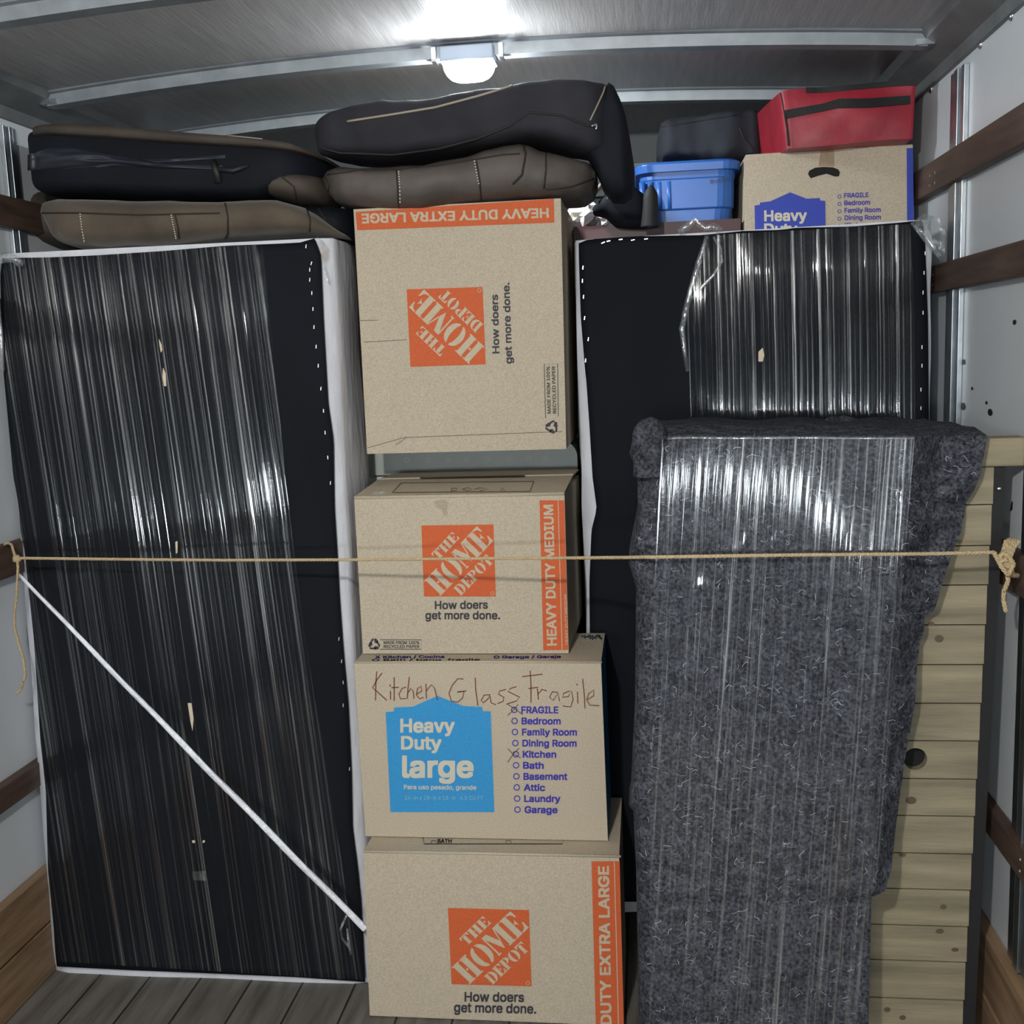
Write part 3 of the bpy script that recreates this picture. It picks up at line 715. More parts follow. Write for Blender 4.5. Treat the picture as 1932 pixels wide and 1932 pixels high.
# the lid : front and rear flaps lying slightly proud, with a taped seam
zt = tl.z
def flap(y0, y1, h0, h1, nm, prints):
    a, b = tl+d*(y0), tr+d*(y0); c, e = tr+d*(y1), tl+d*(y1)
    fm = MB(); up = Vector((0, 0, 1))
    P = [a+up*h0, b+up*h0, c+up*h1, e+up*h1]
    fm.hexa([p for p in P], [p+up*.004 for p in P], 0)
    for pts, wd in prints:
        n_ = (P[1]-P[0]).cross(P[3]-P[0]).normalized(); pp = P[0]+up*.0048
        put_line(fm, pts, wd, lambda x, y: atp(x, y, pp, n_), 1)
    return fm.build(nm, [M_card, M_thin, M_black], t, fix=True)
flap(0.0, .56, .0005, .016, 'front_flap', [([(757, 911), (740, 929)], 1.5), ([(740, 929), (1000, 927)], 1.2), ([(1007, 908), (1000, 927)], 1.5), ([(757, 911), (1007, 908)], 1),
     ([(852, 921), (850, 929)], 1.2), ([(852, 921), (862, 921), (862, 925), (852, 926)], 1.1), ([(872, 923), (882, 920), (890, 923), (882, 926), (872, 923)], 1.1), ([(895, 923), (905, 920), (922, 923), (905, 926)], 1.1), ([(944, 927), (948, 920), (952, 927)], 1.1)])
flap(.58, 1.0, .018, .012, 'rear_flap', [([(792, 901), (990, 897)], 2)])
put = MB().ellipsoid(tl+Vector((.055, .03, .008)), (.018, .012, .006), 10, 6, .5); put.build('crumpled_tape', M_filmlump, t, smooth=True)
edge_ridge(t, [tl+Vector((0, .001, 0)), tr+Vector((0, .001, 0))], .003)
# grey-green tote behind
Yt = 3.0
tt = thing('storage_tote', 'grey-green plastic tote squeezed between the top and the medium box', 'tote', at(895, 893, Yt)+Vector((0, .25, 0)))
A, Bq = at(700, 895, Yt), at(1090, 895, Yt); zt0 = at(890, 893, Yt).z; zt1 = at(890, 836, Yt).z
mb = MB(); prof = []
for cx, cz, a0 in ((Bq.x-.045, zt1-.045, 0), (A.x+.045, zt1-.045, 90), (A.x+.012, zt0+.012, 180), (Bq.x-.012, zt0+.012, 270)):
    r = .045 if a0 < 180 else .012
    for k_ in range(7): a = math.radians(a0+15*k_); prof.append((cx+r*math.cos(a), cz+r*math.sin(a)))
mb.grid([[(x, y, z) for x, z in prof] for y in (Yt, Yt+.5)], close=True)
mb.add([(x, Yt, z) for x, z in prof], [list(range(len(prof)))]); mb.add([(x, Yt+.5, z) for x, z in prof], [list(range(len(prof)))[::-1]])
pjt = lambda x, y: at(x, y, Yt-.001)
for i, x in enumerate((768, 808, 845, 880, 920, 960, 998, 1030)):
    put_ring(mb, (x, 868-(i*.4)), 4, 1.6, pjt, 1, 10)
mb.build('tote_body', [M_grey, mat('raised_grey_plastic', (.50, .53, .50, 1), .45)], tt, fix=False)
wc = thing('white_cabinet', 'white cabinet just visible under the grey-green tote', 'cabinet', (-.47, 3.25, 0))
z1 = zt0-.004
MB().box((A.x-.02, Yt+.02, .002), (Bq.x-.012, Yt+.52, z1)).build('cabinet_body', M_white, wc, bevel=.006)

# top box (printed sideways)
Yx = 2.72
t, mb, K = carton('moving_box', 'upper cardboard box lying on its side under cushions, sideways orange logo, red band on top', 'box', [(667, 397), (1058, 372), (1068, 832), (692, 845)], Yx, .53, None, 'moving boxes stacked in the middle', zb=zt1+.002)
pj = lambda x, y: at(x, y, Yx-.0008); pj2 = lambda x, y: at(x, y, Yx-.0014)
put_poly(mb, [(671, 400), (1045, 375), (1046, 420), (674, 434.5)], pj, 1)
put_text(mb, 'HEAVY DUTY EXTRA LARGE', (1034, 393), (683, 404), 17, pj2, 2, .035)
c5 = lambda x, y: (640+x*.2847, 370+y*.2847)
put_logo(mb, [c5(472, 1132), c5(447, 618), c5(950, 602), c5(971, 1115)], pj, 1, 2)
put_text(mb, 'How doers', c5(1060, 1040), c5(1050, 655), 12.5, pj, 3, .03)
put_text(mb, 'get more done.', c5(1145, 1108), c5(1126, 575), 12.5, pj, 3, .03)
put_line(mb, [c5(*p) for p in [(1368, 1470), (1358, 1115), (1447, 1110), (1452, 1460)]], 1.3, pj, 3)
put_text(mb, 'MADE FROM 100%', c5(1402, 1440), c5(1394, 1130), 6, pj, 3, .03); put_text(mb, 'RECYCLED PAPER', c5(1438, 1440), c5(1430, 1130), 6, pj, 3, .03)
put_recycle(mb, c5(1410, 1530), 15, -90, pj, 3)
for pl in ([(190, 1668), (430, 1600), (1480, 1560)], [(160, 968), (450, 952)], [(130, 825), (260, 822)], [(375, 1650), (445, 1600)]): put_line(mb, [c5(*p) for p in pl], 1.1, pj, 4)
finish(t, mb, MATS)

# ------------------------------------------------------------------ pine headboard and felt-wrapped furniture
Yh = 2.295
hb = thing('pine_headboard', 'pale pine plank headboard standing behind the felt blanket at the right wall', 'headboard', (.5, 2.31, 0))
seams = [882, 953, 1030, 1104, 1179, 1254, 1327, 1398, 1470, 1540, 1611, 1679, 1748, 1815, 1887, 1960]
mb = MB()
for i, (a, b) in enumerate(zip(seams, seams[1:])):
    za, zb = at(1800, a+1.1, Yh).z, at(1800, b-1.1, Yh).z
    xr = at(lerp(1875, 1814, (a-870)/1062), (a+b)/2, Yh).x; xl = .25
    if i == 7:
        c = at(1727, 1432, Yh); r = .0245; N_ = 24
        ring = [(c.x+r*math.cos(2*math.pi*k_/N_), c.z+r*math.sin(2*math.pi*k_/N_)) for k_ in range(N_)]
        def outer(k_):
            a_ = 2*math.pi*k_/N_; dx, dz = math.cos(a_), math.sin(a_)
            ts = [((xr if dx > 0 else xl)-c.x)/dx if abs(dx) > 1e-6 else 9, ((za if dz > 0 else zb)-c.z)/dz if abs(dz) > 1e-6 else 9]
            tt_ = min(ts); return (c.x+dx*tt_, c.z+dz*tt_)
        out = [outer(k_) for k_ in range(N_)]
        for cx_, cz_ in ((xr, za), (xl, za), (xl, zb), (xr, zb)):
            k_ = min(range(N_), key=lambda q: (out[q][0]-cx_)**2+(out[q][1]-cz_)**2); out[k_] = (cx_, cz_)
        for y0 in (Yh, Yh+.02):
            mb.grid([[(x, y0, z) for x, z in out], [(x, y0, z) for x, z in ring]], close=True)
        mb.grid([[(x, Yh, z) for x, z in ring], [(x, Yh+.02, z) for x, z in ring]], close=True)
        mb.grid([[(x, Yh, z) for x, z in out], [(x, Yh+.02, z) for x, z in out]], close=True)
    else:
        mb.box((xl, Yh, max(.003, zb)), (xr, Yh+.02, za))
for x, y, rx, ry in ((1772, 1205, 11, 9), (1757, 1177, 8, 5), (1719, 1510, 13, 9), (1703, 1612, 9, 6), (1780, 1711, 8, 6), (1773, 1757, 10, 6), (1802, 1792, 9, 5), (1674, 1905, 8, 6), (1703, 1920, 8, 6)):
    mb.ngon3([at(x+rx*.8*math.cos(k_*.524)*(1+.3*noise.noise(Vector((k_, x, 0)))), y+ry*.8*math.sin(k_*.524), Yh-.0008) for k_ in range(12)], 1)
pp = mb.build('plank_panel', [M_plank, M_knot], hb, fix=False); pp['label'] = 'horizontal pale planks with one round hole'
MB().box((.25, Yh+.021, .01), (.62, Yh+.026, 1.33)).build('hole_shade_sheet', M_handle, hb)  # near-black sheet behind the planks, stands in for shade in the hole
za, zb = at(1880, 826, Yh).z, at(1880, 880, Yh).z
xt, xm = at(1875, 870, Yh).x, at(1814, 1932, Yh).x
MB().hexa([(xm+.001, Yh+.004, .004), (xm+.027, Yh+.004, .004), (xt+.025, Yh+.004, zb-.001), (xt+.001, Yh+.004, zb-.001)],
          [(xm+.001, Yh+.034, .004), (xm+.027, Yh+.034, .004), (xt+.025, Yh+.034, zb-.001), (xt+.001, Yh+.034, zb-.001)]).build('side_post', M_strap, hb)
MB().ellipsoid(at(1885, 922, Yh+.001), (.006, .004, .005), 10, 6).build('bolt_head', M_chrome, hb, smooth=True)
MB().box((.25, Yh-.008, zb), (XR-.003, Yh+.05, za)).build('top_rail', M_plank, hb, bevel=.004)

wr = thing('wrapped_furniture', 'furniture bundled in dark grey felt moving blanket under clear stretch film', 'wrapped furniture', (.3, 2.25, 0))
B_left = [(815, 1196), (850, 1203), (960, 1203), (1040, 1187), (1060, 1186), (1110, 1200), (1330, 1198), (1500, 1190), (1520, 1186), (1530, 1195), (1640, 1200), (1965, 1206)]
B_right = [(822, 1863), (850, 1858), (900, 1850), (930, 1835), (950, 1822), (1000, 1815), (1040, 1798), (1110, 1775), (1150, 1764), (1164, 1744), (1190, 1744), (1210, 1736), (1260, 1730), (1330, 1726), (1440, 1706), (1560, 1690), (1640, 1682), (1684, 1669), (1690, 1645), (1700, 1644), (1965, 1638)]
creases = [([(1715, 945), (1780, 950), (1830, 958)], .012, 9), ([(1640, 1140), (1700, 1148), (1765, 1158)], .016, 8), ([(1480, 1130), (1560, 1125), (1640, 1140)], .008, 9), ([(1500, 1195), (1580, 1185), (1690, 1205), (1745, 1212)], .010, 8),
           ([(1195, 1052), (1290, 1058), (1800, 1050)], .004, 7), ([(1330, 1150), (1450, 1140)], .004, 10), ([(1370, 1932), (1450, 1895), (1600, 1880)], .010, 7)]
def segd(p, a, b):
    ax, ay = b[0]-a[0], b[1]-a[1]; t_ = max(0, min(1, ((p[0]-a[0])*ax+(p[1]-a[1])*ay)/(ax*ax+ay*ay)))
    return math.hypot(p[0]-a[0]-ax*t_, p[1]-a[1]-ay*t_)
YB0 = 2.205
def blanketY(x, y):
    Y = YB0-.082*(y-826)/1100+.010*noise.noise(Vector((x*.006, y*.006, 1)))+.004*noise.noise(Vector((x*.02, y*.02, 5)))
    xe = lerp(1722, 1650, (y-826)/600) if y < 1426 else 1650
    if x > xe: Y += min(.062, (x-xe)*.0011)+.010*math.sin((x+y*.9)*.045)*min(1, (x-xe)/40)
    l = interp(B_left, y); tt_ = max(0, 1-(x-l)/38); Y += .045*(1-math.sqrt(max(0, 1-tt_*tt_)))
    for pl, dep, wd in creases:
        q = min(segd((x, y), a, b) for a, b in zip(pl, pl[1:]))
        if q < wd*3: Y += dep*math.exp(-(q/wd)**2)
    edge = lerp(1625, 1688, (x-1215)/425)
    if y > edge: Y += .014*min(1, (y-edge)/4)
    return min(Y, Yh-.016)
mb = MB(); rows = []; back = []
ys = [822+6*i for i in range(192)]
for y in ys:
    l, r = interp(B_left, y), interp(B_right, y); row = []; bk = []
    for k_ in range(121):
        u = k_/120; x = l+(r-l)*u
        yy = y
        p = at(x, yy, blanketY(x, yy)); p.z = max(p.z, .004)
        row.append(p); q = p.copy(); q.y = max(p.y+.006, 2.284); bk.append(q)
    rows.append(row); back.append(bk)
mb.grid(rows); mb.grid(back)
mb.grid([[r[0] for r in rows], [r[0] for r in back]]); mb.grid([[r[-1] for r in rows], [r[-1] for r in back]])
mb.grid([rows[-1], back[-1]])
# over the top, back towards the box spring
tr_rows = [rows[0]]
for i in range(1, 13):
    v = i/12; row = []
    for k_ in range(121):
        u = k_/120; a = rows[0][k_]; b_ = at(lerp(1215, 1735, u), 800+3*math.sin(u*20), 2.74)
        p = a.lerp(b_, v); p.z += .012*math.sin(math.pi*v)*noise.noise(Vector((u*9, v*3, 2)))+.014*min(1, v*6)
        row.append(p)
    tr_rows.append(row)
mb.grid(tr_rows)
lowr = [[p-Vector((0, 0, .012)) for p in r] for r in tr_rows[1:]]
mb.grid(lowr); mb.grid([tr_rows[-1], lowr[-1]])
fibre = MB(); rf = random.Random(3)
def fib_at(x, y, n_, ln, wd, m):
    a = rf.uniform(0, 6.28); P = []; st_ = ln/n_
    for i in range(n_+1):
        P.append((x, y)); a += rf.gauss(0, .55); x += math.cos(a)*st_; y += math.sin(a)*st_*.8
    if P[0][0] < interp(B_left, P[0][1])+14 or max(p[0] for p in P) > interp(B_right, y)-8: return
    put_line(fibre, P, wd, lambda u, v: at(u, v, blanketY(u, v)-.0022), m)
for q_ in range(3600):
    x, y = rf.uniform(1195, 1860), rf.uniform(832, 1940)
    if noise.noise(Vector((x*.012, y*.012, 3))) < rf.uniform(-.5, .35): continue
    fib_at(x, y, 6, rf.uniform(6, 20), rf.uniform(.5, 1.05), 0 if rf.random() < .35 else 1)
fo = fibre.build('loose_fibres', [mat('pale_fibre', (.36, .38, .43, 1), .9), mat('grey_fibre', (.16, .17, .20, 1), .9)], wr, fix=False); fo['kind'] = 'stuff'
bl = mb.build('felt_blanket', M_felt, wr, smooth=True); bl['label'] = 'dark grey felt blanket with pale fibres'
mb = MB(); rr = []
for i in range(22):
    v = i/21; c = at(1228-4*v, 786+112*v, 2.212); rad = .038*math.sqrt(max(0.0, 1-(1-min(1, v*2.2))**2))*(1-.25*max(0, v-.4)); row = []
    for k_ in range(20):
        a = 2*math.pi*k_/20; q = 1+.22*noise.noise(Vector((math.cos(a)*1.4, math.sin(a)*1.4, v*4)))
        row.append(c+Vector((math.cos(a)*rad*q, math.sin(a)*rad*q, 0)))
    rr.append(row)
rr.insert(0, [at(1228, 783, 2.212)]*20)
mb.grid(rr, close=True); mb.build('rolled_corner', M_felt, wr, smooth=True)
for pts, r in (([(1545, 806), (1565, 796), (1590, 794), (1615, 800), (1640, 806)], .012), ([(1708, 808), (1725, 802), (1745, 798), (1760, 804)], .011)):
    mb = MB(); P = [at(x, y+4, 2.6) for x, y in pts]; mb.tube(P, [r*.5]+[r*1.5]*(len(P)-2)+[r*.5], 10); mb.build('blanket_fold', M_felt, wr, smooth=True)
W_left = [(820, 1252), (850, 1250), (960, 1243), (1100, 1238), (1330, 1230), (1600, 1226), (1965, 1224)]
W_right = [(820, 1725), (950, 1716), (1100, 1702), (1200, 1696), (1300, 1688), (1400, 1680), (1640, 1660), (1700, 1640), (1965, 1634)]
rows = []
for i in range(150):
    y = 827+i*7.6; row = []; l, r = interp(W_left, y), interp(W_right, y)
    for k_ in range(141):
        x = lerp(l, r, k_/140)
        yb = YB0-.082*(y-826)/1100+.008*noise.noise(Vector((x*.006, y*.003, 1)))-.012+.0012*noise.noise(Vector((x*.11, y*.003, 8)))+(.012 if y > 1700 else 0)
        row.append(at(x, y, min(yb, blanketY(x, y)-.006)))
    rows.append(row)
mb = MB().grid(rows)
topr = [rows[0]]
for i in range(1, 7):
    v = i/6; topr.append([rows[0][k_].lerp(at(lerp(1262, 1700, k_/140), 806+2*math.sin(k_*.2), 2.6), v)+Vector((0, 0, .016*math.sin(math.pi*v*.9)+.006*noise.noise(Vector((k_*.1, v*4, 0))))) for k_ in range(141)])
mb.grid(topr)
fl = mb.build('stretch_film', M_filmb, wr, smooth=True, fix=False); fl['label'] = 'clear streaky film around the blanket'
for pts in ([(1250, 829), (1236, 1100), (1228, 1330), (1224, 1500)], [(1268, 840), (1256, 1100), (1246, 1330)], [(1725, 828), (1703, 1090), (1686, 1330)], [(1711, 828), (1690, 1090), (1668, 1330)], [(1702, 828), (1680, 1100)], [(1300, 830), (1290, 960), (1275, 1160)]):
    mb = MB(); put_line(mb, [(lerp(a[0], b_[0], s_/12), lerp(a[1], b_[1], s_/12)) for a, b_ in zip(pts, pts[1:]) for s_ in range(13)], 2.0, lambda x, y: at(x, y, YB0-.026-.082*(y-826)/1100), 0)
    mb.build('film_ridge', M_filmb, wr, fix=False)
lump(wr, [(1250, 828), (1300, 826), (1400, 827), (1500, 826), (1600, 827), (1725, 827)], .0025, lambda x, y: at(x, y, YB0-.014), 'film_edge')

# ------------------------------------------------------------------ cushions on top
def loft(top, bot, Yf, depth, n_=90, e=3.2, amp=.006, fr=9, hk=.18, taper=5, tilt=0, ringn=28):
    x0 = max(top[0][0], bot[0][0]); x1 = min(top[-1][0], bot[-1][0]); rows = []
    for i in range(n_+1):
        u = i/n_; u = .5-.5*math.cos(math.pi*u) if True else u
        x = lerp(x0, x1, u); Yk_ = Yf+depth*hk
        a, b_ = at(x, interp(top, x), Yk_), at(x, interp(bot, x), Yk_)
        c = (a+b_)/2; hh = abs(a.z-b_.z)/2; q = abs(2*u-1)
        hd = depth/2*(1-q**taper*.55); row = []
        for k_ in range(ringn):
            th = 2*math.pi*k_/ringn; cs, sn = math.cos(th), math.sin(th)
            yy = math.copysign(abs(cs)**(2/e), cs)*hd; zz = math.copysign(abs(sn)**(2/e), sn)*hh
            p = Vector((c.x, Yf+depth/2+yy, c.z+zz+tilt*(yy+hd)))
            nv = noise.noise(p*fr)*amp+noise.noise(p*fr*3)*amp*.35
            row.append(p+Vector((0, cs*nv, sn*nv*.5)))
        rows.append(row)
    mb = MB().grid(rows, close=True)
    for r in (rows[0], rows[-1]):
        c = sum(r, Vector())/len(r); mb.add(list(r)+[c], [[k_, (k_+1) % ringn, ringn] for k_ in range(ringn)])
    return mb
def drape(bv, pts, off=.002, sub=8):
    out = []
    for a, b_ in zip(pts, pts[1:]):
        for s_ in range(sub):
            x, y = lerp(a[0], b_[0], s_/sub), lerp(a[1], b_[1], s_/sub)
            h = bv.ray_cast(CAM, ray(x, y).normalized())[0]
            if h: out.append(h-ray(x, y).normalized()*off)
    return out
def seam(parent, bv, pts, r=.0022, m=M_seam, name='seam', off=.0005):
    P = drape(bv, pts, off)
    if len(P) > 1: return MB().tube(P, r, 6).build(name, m, parent, smooth=True)
def stitches(parent, bv, pts, nd, m=M_stitch):
    P = drape(bv, pts, .002, 40); k_ = len(P)//nd
    if k_ < 2: return
    mb = MB()
    for i in range(nd):
        seg_ = P[i*k_:i*k_+max(2, int(k_*.62))]
        if len(seg_) > 1: mb.tube(seg_, .0018, 6)
    return mb.build('stitching', m, parent, smooth=True)

# left lower cushion
cu = thing('seat_cushion', 'brown suede seat cushion with two cream stitch rows on the left box spring', 'cushion', (-1.2, 2.78, 1.915))
mbc = loft([(60, 395), (66, 372), (90, 366), (180, 372), (300, 376), (420, 378), (430, 378), (520, 374), (560, 384), (590, 400), (640, 440)],
           [(60, 398), (68, 420), (90, 456), (130, 467), (200, 473), (300, 468), (420, 455), (520, 447), (580, 443), (640, 444)], 2.585, .42, taper=4)
mbc.build('cushion_body', M_brown, cu, smooth=True); bv = mbc.bvh()
seam(cu, bv, [(70, 402), (150, 402), (260, 406), (340, 404), (425, 402)]); seam(cu, bv, [(424, 380), (430, 410), (430, 440), (424, 452)]); seam(cu, bv, [(330, 404), (336, 430), (338, 452)])
seam(cu, bv, [(578, 392), (585, 415), (584, 440)])
stitches(cu, bv, [(151, 403), (154, 430), (160, 462)], 11); stitches(cu, bv, [(323, 405), (328, 430), (333, 455)], 11)
# left dark pieces under / beside it
arm = thing('sofa_arm', 'black rounded sofa arm at the far left behind the brown cushion', 'sofa arm', (-1.5, 2.95, 1.91))
mbc = loft([(2, 400), (12, 385), (28, 355), (45, 350), (75, 352), (120, 380), (140, 400)], [(2, 428), (12, 432), (60, 442), (75, 465), (100, 466), (120, 462), (140, 440)], 2.86, .40, 40)
mbc.build('arm_body', M_brownd, arm, smooth=True)
# left upper recliner back, upside down : brown rim over black lining
rb = thing('recliner_back', 'upturned recliner back with brown rim and black lining on the left', 'recliner back', (-1.2, 2.9, 2.05))
top = [(20, 262), (26, 240), (40, 233), (100, 231), (200, 236), (330, 246), (450, 256), (540, 266), (586, 280), (592, 288)]
bot = [(20, 275), (26, 330), (34, 352), (60, 363), (150, 366), (300, 371), (420, 374), (480, 373), (520, 358), (592, 330)]
mbc = loft([(x, y+6) for x, y in top], bot, 2.655, .50, 90, 7, .006, hk=.04, taper=12)
mbc.build('black_lining', M_blackfab, rb, smooth=True); bv = mbc.bvh()
mbr = loft(top, [(20, 275), (26, 254), (40, 252), (100, 254), (200, 260), (330, 270), (450, 276), (540, 282), (586, 286), (592, 290)], 2.625, .54, 90, 7, .002, hk=.02, taper=12)
mbr.build('brown_rim', M_brownd, rb, smooth=True)
bvr = mbr.bvh(); seam(rb, bvr, [(330, 247.5), (420, 255), (490, 262), (525, 266)], .002, M_gold, 'welt')
# loose lining sagging in folds
def sag(pl_top, pl_bot, h, name, m, parent, bv, nu=40, nv=14):
    rows = []
    for i in range(nv):
        v = i/(nv-1); row = []
        for k_ in range(nu):
            u = k_/(nu-1); x = lerp(pl_top[0][0], pl_top[-1][0], u); y = lerp(interp(pl_top, x), interp(pl_bot, x), v)
            dr = ray(x, y).normalized(); hit = bv.ray_cast(CAM, dr)[0] or at(x, y, 2.66)
            row.append(hit-dr*(.001+h*math.sin(math.pi*v)**.7*min(1, 6*u, 3*(1-u))*(.7+.6*noise.noise(Vector((u*7, v*4, 4))))))
        rows.append(row)
    return MB().grid(rows).build(name, m, parent, smooth=True, fix=False)
M_sheen = mat('black_lining_sheen', (.018, .021, .030, 1), .45, bump=.4, bscale=10)
sag([(52, 292), (90, 280), (140, 276), (200, 288), (300, 306), (420, 312)], [(52, 322), (90, 318), (140, 314), (200, 312), (300, 318), (420, 320)], .020, 'sagging_fold', M_sheen, rb, bv)
sag([(180, 304), (300, 298), (425, 292)], [(180, 316), (300, 311), (425, 298)], .010, 'sagging_fold', M_sheen, rb, bv)
seam(rb, bv, [(120, 318), (240, 309), (340, 300), (420, 293)], .0015, M_slate, 'fold_crease')
MB().tube([at(402, 305, 2.66), at(408, 320, 2.652), at(412, 345, 2.655)], .010, 8).build('hinge', M_rubber, rb, smooth=True)
MB().tube([at(408, 318, 2.65), at(440, 322, 2.645), at(470, 312, 2.655)], .006, 8).build('hinge', M_rubber, rb, smooth=True)
# dark brown bolsters between left and centre
for nm, lab, tp, bt, y0 in (('bolster_cushion', 'dark brown bolster wedged right of the upturned recliner back', [(478, 330), (500, 318), (560, 322), (600, 330), (612, 350)], [(478, 340), (510, 372), (560, 384), (600, 384), (612, 370)], 2.66),
                            ('bolster_cushion', 'near black cushion sagging between the left box spring and the top box', [(560, 392), (580, 386), (620, 384), (655, 392), (668, 405)], [(560, 405), (575, 436), (600, 452), (640, 456), (668, 452)], 2.70)):
    b_ = thing(nm, lab, 'cushion', at(590, bt[2][1], y0+.15)); mc = loft(tp, bt, y0, .30, 40, 2.8, .008)
    mc.build('cushion_body', M_brownd if y0 < 2.68 else M_blackfab, b_, smooth=True)
    seam(b_, mc.bvh(), [(tp[1][0]+20, tp[1][1]+6), (tp[2][0]-5, (tp[2][1]+bt[2][1])/2), (bt[2][0], bt[2][1]-4)], .002)
# centre lower cushion
cc = thing('seat_cushion', 'grey-brown leather seat cushion lying on the top box', 'cushion', (-.43, 2.83, 1.99))
top = [(600, 330), (612, 318), (640, 310), (700, 313), (800, 308), (880, 292), (940, 276), (985, 267), (1005, 270), (1020, 280), (1080, 294), (1110, 298), (1122, 315)]
bot = [(600, 335), (610, 365), (630, 385), (660, 393), (740, 399), (800, 397), (880, 386), (960, 379), (1050, 375), (1095, 374), (1115, 362), (1122, 340)]
mbc = loft(top, bot, 2.655, .38, 110, 3.2, .010, fr=11, taper=8)
mbc.build('cushion_body', M_brown2, cc, smooth=True); bv = mbc.bvh()
seam(cc, bv, [(618, 330), (680, 322), (752, 321), (830, 312), (896, 301), (950, 292), (985, 290)]); seam(cc, bv, [(985, 268), (992, 290), (985, 330), (965, 350)], .003)
seam(cc, bv, [(1030, 285), (1030, 320), (1026, 360)]); seam(cc, bv, [(612, 330), (622, 350), (616, 372)])
seam(cc, bv, [(748, 322), (750, 350), (752, 396)]); seam(cc, bv, [(899, 304), (905, 340), (908, 382)]); seam(cc, bv, [(1030, 358), (1080, 352), (1125, 335)])
stitches(cc, bv, [(752, 323), (754, 350), (755, 390)], 11); stitches(cc, bv, [(895, 303), (900, 330), (905, 355)], 9)
# centre upper piece
cu = thing('recliner_back', 'bulky slate recliner back under the dome lamp, pale welt along its top', 'recliner back', (-.4, 2.85, 2.12))
top = [(583, 240), (588, 222), (620, 208), (680, 194), (720, 184), (790, 182), (860, 172), (940, 160), (985, 150), (1060, 147), (1147, 145), (1150, 152)]
bot = [(583, 250), (590, 282), (640, 291), (740, 292), (830, 282), (900, 270), (960, 260), (1000, 258), (1050, 268), (1110, 284), (1148, 280), (1150, 270)]
mbc = loft(top, bot, 2.645, .27, 140, 5.5, .016, 7, hk=.08, taper=14)
mbc.build('cushion_body', M_slate, cu, smooth=True); bv = mbc.bvh()
mbs = loft([(1098, 262), (1118, 232), (1138, 178), (1150, 154), (1160, 160), (1172, 185), (1182, 215), (1190, 260), (1197, 310)], [(1098, 275), (1124, 320), (1134, 350), (1150, 370), (1175, 372), (1192, 362), (1197, 340)], 2.69, .24, 60, 5, .008)
mbs.build('side_panel', M_blackfab, cu, smooth=True)
seam(cu, bv, [(655, 229), (740, 216), (820, 203), (900, 182), (960, 164), (985, 153)], .0028, M_gold, 'welt', .002)
seam(cu, bv, [(1146, 149), (1138, 175), (1124, 205), (1112, 230)], .0022, M_gold, 'welt', .002)
seam(cu, bv, [(590, 222), (585, 245), (586, 268)], .0018, M_gold, 'welt', .002)
seam(cu, bv, [(588, 274), (640, 288), (740, 292), (830, 280), (900, 262), (960, 238), (1000, 212), (1060, 218), (1110, 238), (1125, 236)], .003)
MB().tube(drape(bv, [(1116, 238), (1126, 234), (1124, 246)], .006), .003, 6).build('zip_pull', M_chrome, cu, smooth=True)

# ------------------------------------------------------------------ things behind the right box spring
mc_ = thing('maroon_carton', 'dark maroon carton behind the upper left corner of the right box spring', 'box', (-.03, 3.4, 0))
a, b_ = at(1076, 428, 3.14), at(1250, 428, 3.14)
cb = MB().box((a.x+.012, 3.14, .002), (at(1404, 400, 3.12).x-.008, 3.62, a.z)); pjm = lambda x, y: at(x, y, 3.139)
put_text(cb, 'SIIS', (1086, 463), (1085, 438), 5, pjm, 1, .01); put_line(cb, [(1076, 466), (1090, 466), (1089, 436), (1077, 436)], 1, pjm, 1)
cb.build('carton_body', [M_maroon, mat('faded_label', rgb(105, 75, 75), .7)], mc_, fix=False)
zt = a.z
# white crumpled paper bag
pb = thing('paper_bag', 'crumpled white bag glowing in lamp light right of the top box', 'bag', at(1120, 426, 3.22)+Vector((0, .06, 0)))
MB().ellipsoid(at(1098, 404, 3.22), (.045, .05, .040), 18, 12, .5).ellipsoid(at(1140, 408, 3.24), (.05, .05, .036), 18, 12, .5).build('bag_body', M_paper, pb, smooth=False)
bk = thing('book', 'pink-edged book leaning among the dark cases beside the top box', 'book', at(1110, 415, 3.19))
P = [at(1103, 424, 3.19), at(1122, 425, 3.19), at(1136, 395, 3.19), at(1117, 392, 3.19)]
MB().hexa(P, [p+Vector((0, .12, 0)) for p in P]).build('book_block', mat('dark_book_cover', (.10, .085, .08, 1), .5), bk)
P = [at(1099, 424, 3.188), at(1104, 424, 3.188), at(1118, 392, 3.188), at(1112, 394, 3.188)]
MB().hexa(P, [p+Vector((0, .12, 0)) for p in P]).build('page_edge', mat('pink_page_edge', (.62, .42, .36, 1), .7), bk)
ca = thing('black_case', 'black case with an upright rounded lobe in front of the blue bin', 'case', at(1200, 426, 3.12)+Vector((0, .1, 0)))
mbx = loft([(1118, 388), (1135, 372), (1160, 345), (1185, 338), (1200, 352), (1220, 368), (1236, 372)], [(1118, 400), (1140, 406), (1160, 424), (1190, 427), (1215, 427), (1236, 426)], 3.02, .16, 40, 3.4, .004)
mbx.build('case_body', M_blackfab, ca, smooth=True)
mb = MB(); rows = []
for i in range(14):
    v = i/13; c = at(1226+2*(1-v), lerp(347, 428, v), 3.03); rad = .018*(math.sin(min(1, v*3.4)*math.pi/2))*(1+.35*v); rows.append([c+Vector((math.cos(q)*rad, math.sin(q)*rad*1.2, 0)) for q in [2*math.pi*j/14 for j in range(14)]])
mb.grid(rows, close=True).build('upright_lobe', M_strap, ca, smooth=True)
for pts in ([(1117, 371), (1127, 358), (1136, 347)], [(1146, 377), (1154, 362), (1160, 346)]):
    MB().tube([at(x, y, 3.03) for x, y in pts], .006, 6).build('light_strut', mat('pinkish_strut', (.30, .22, .19, 1), .5), ca, smooth=True)

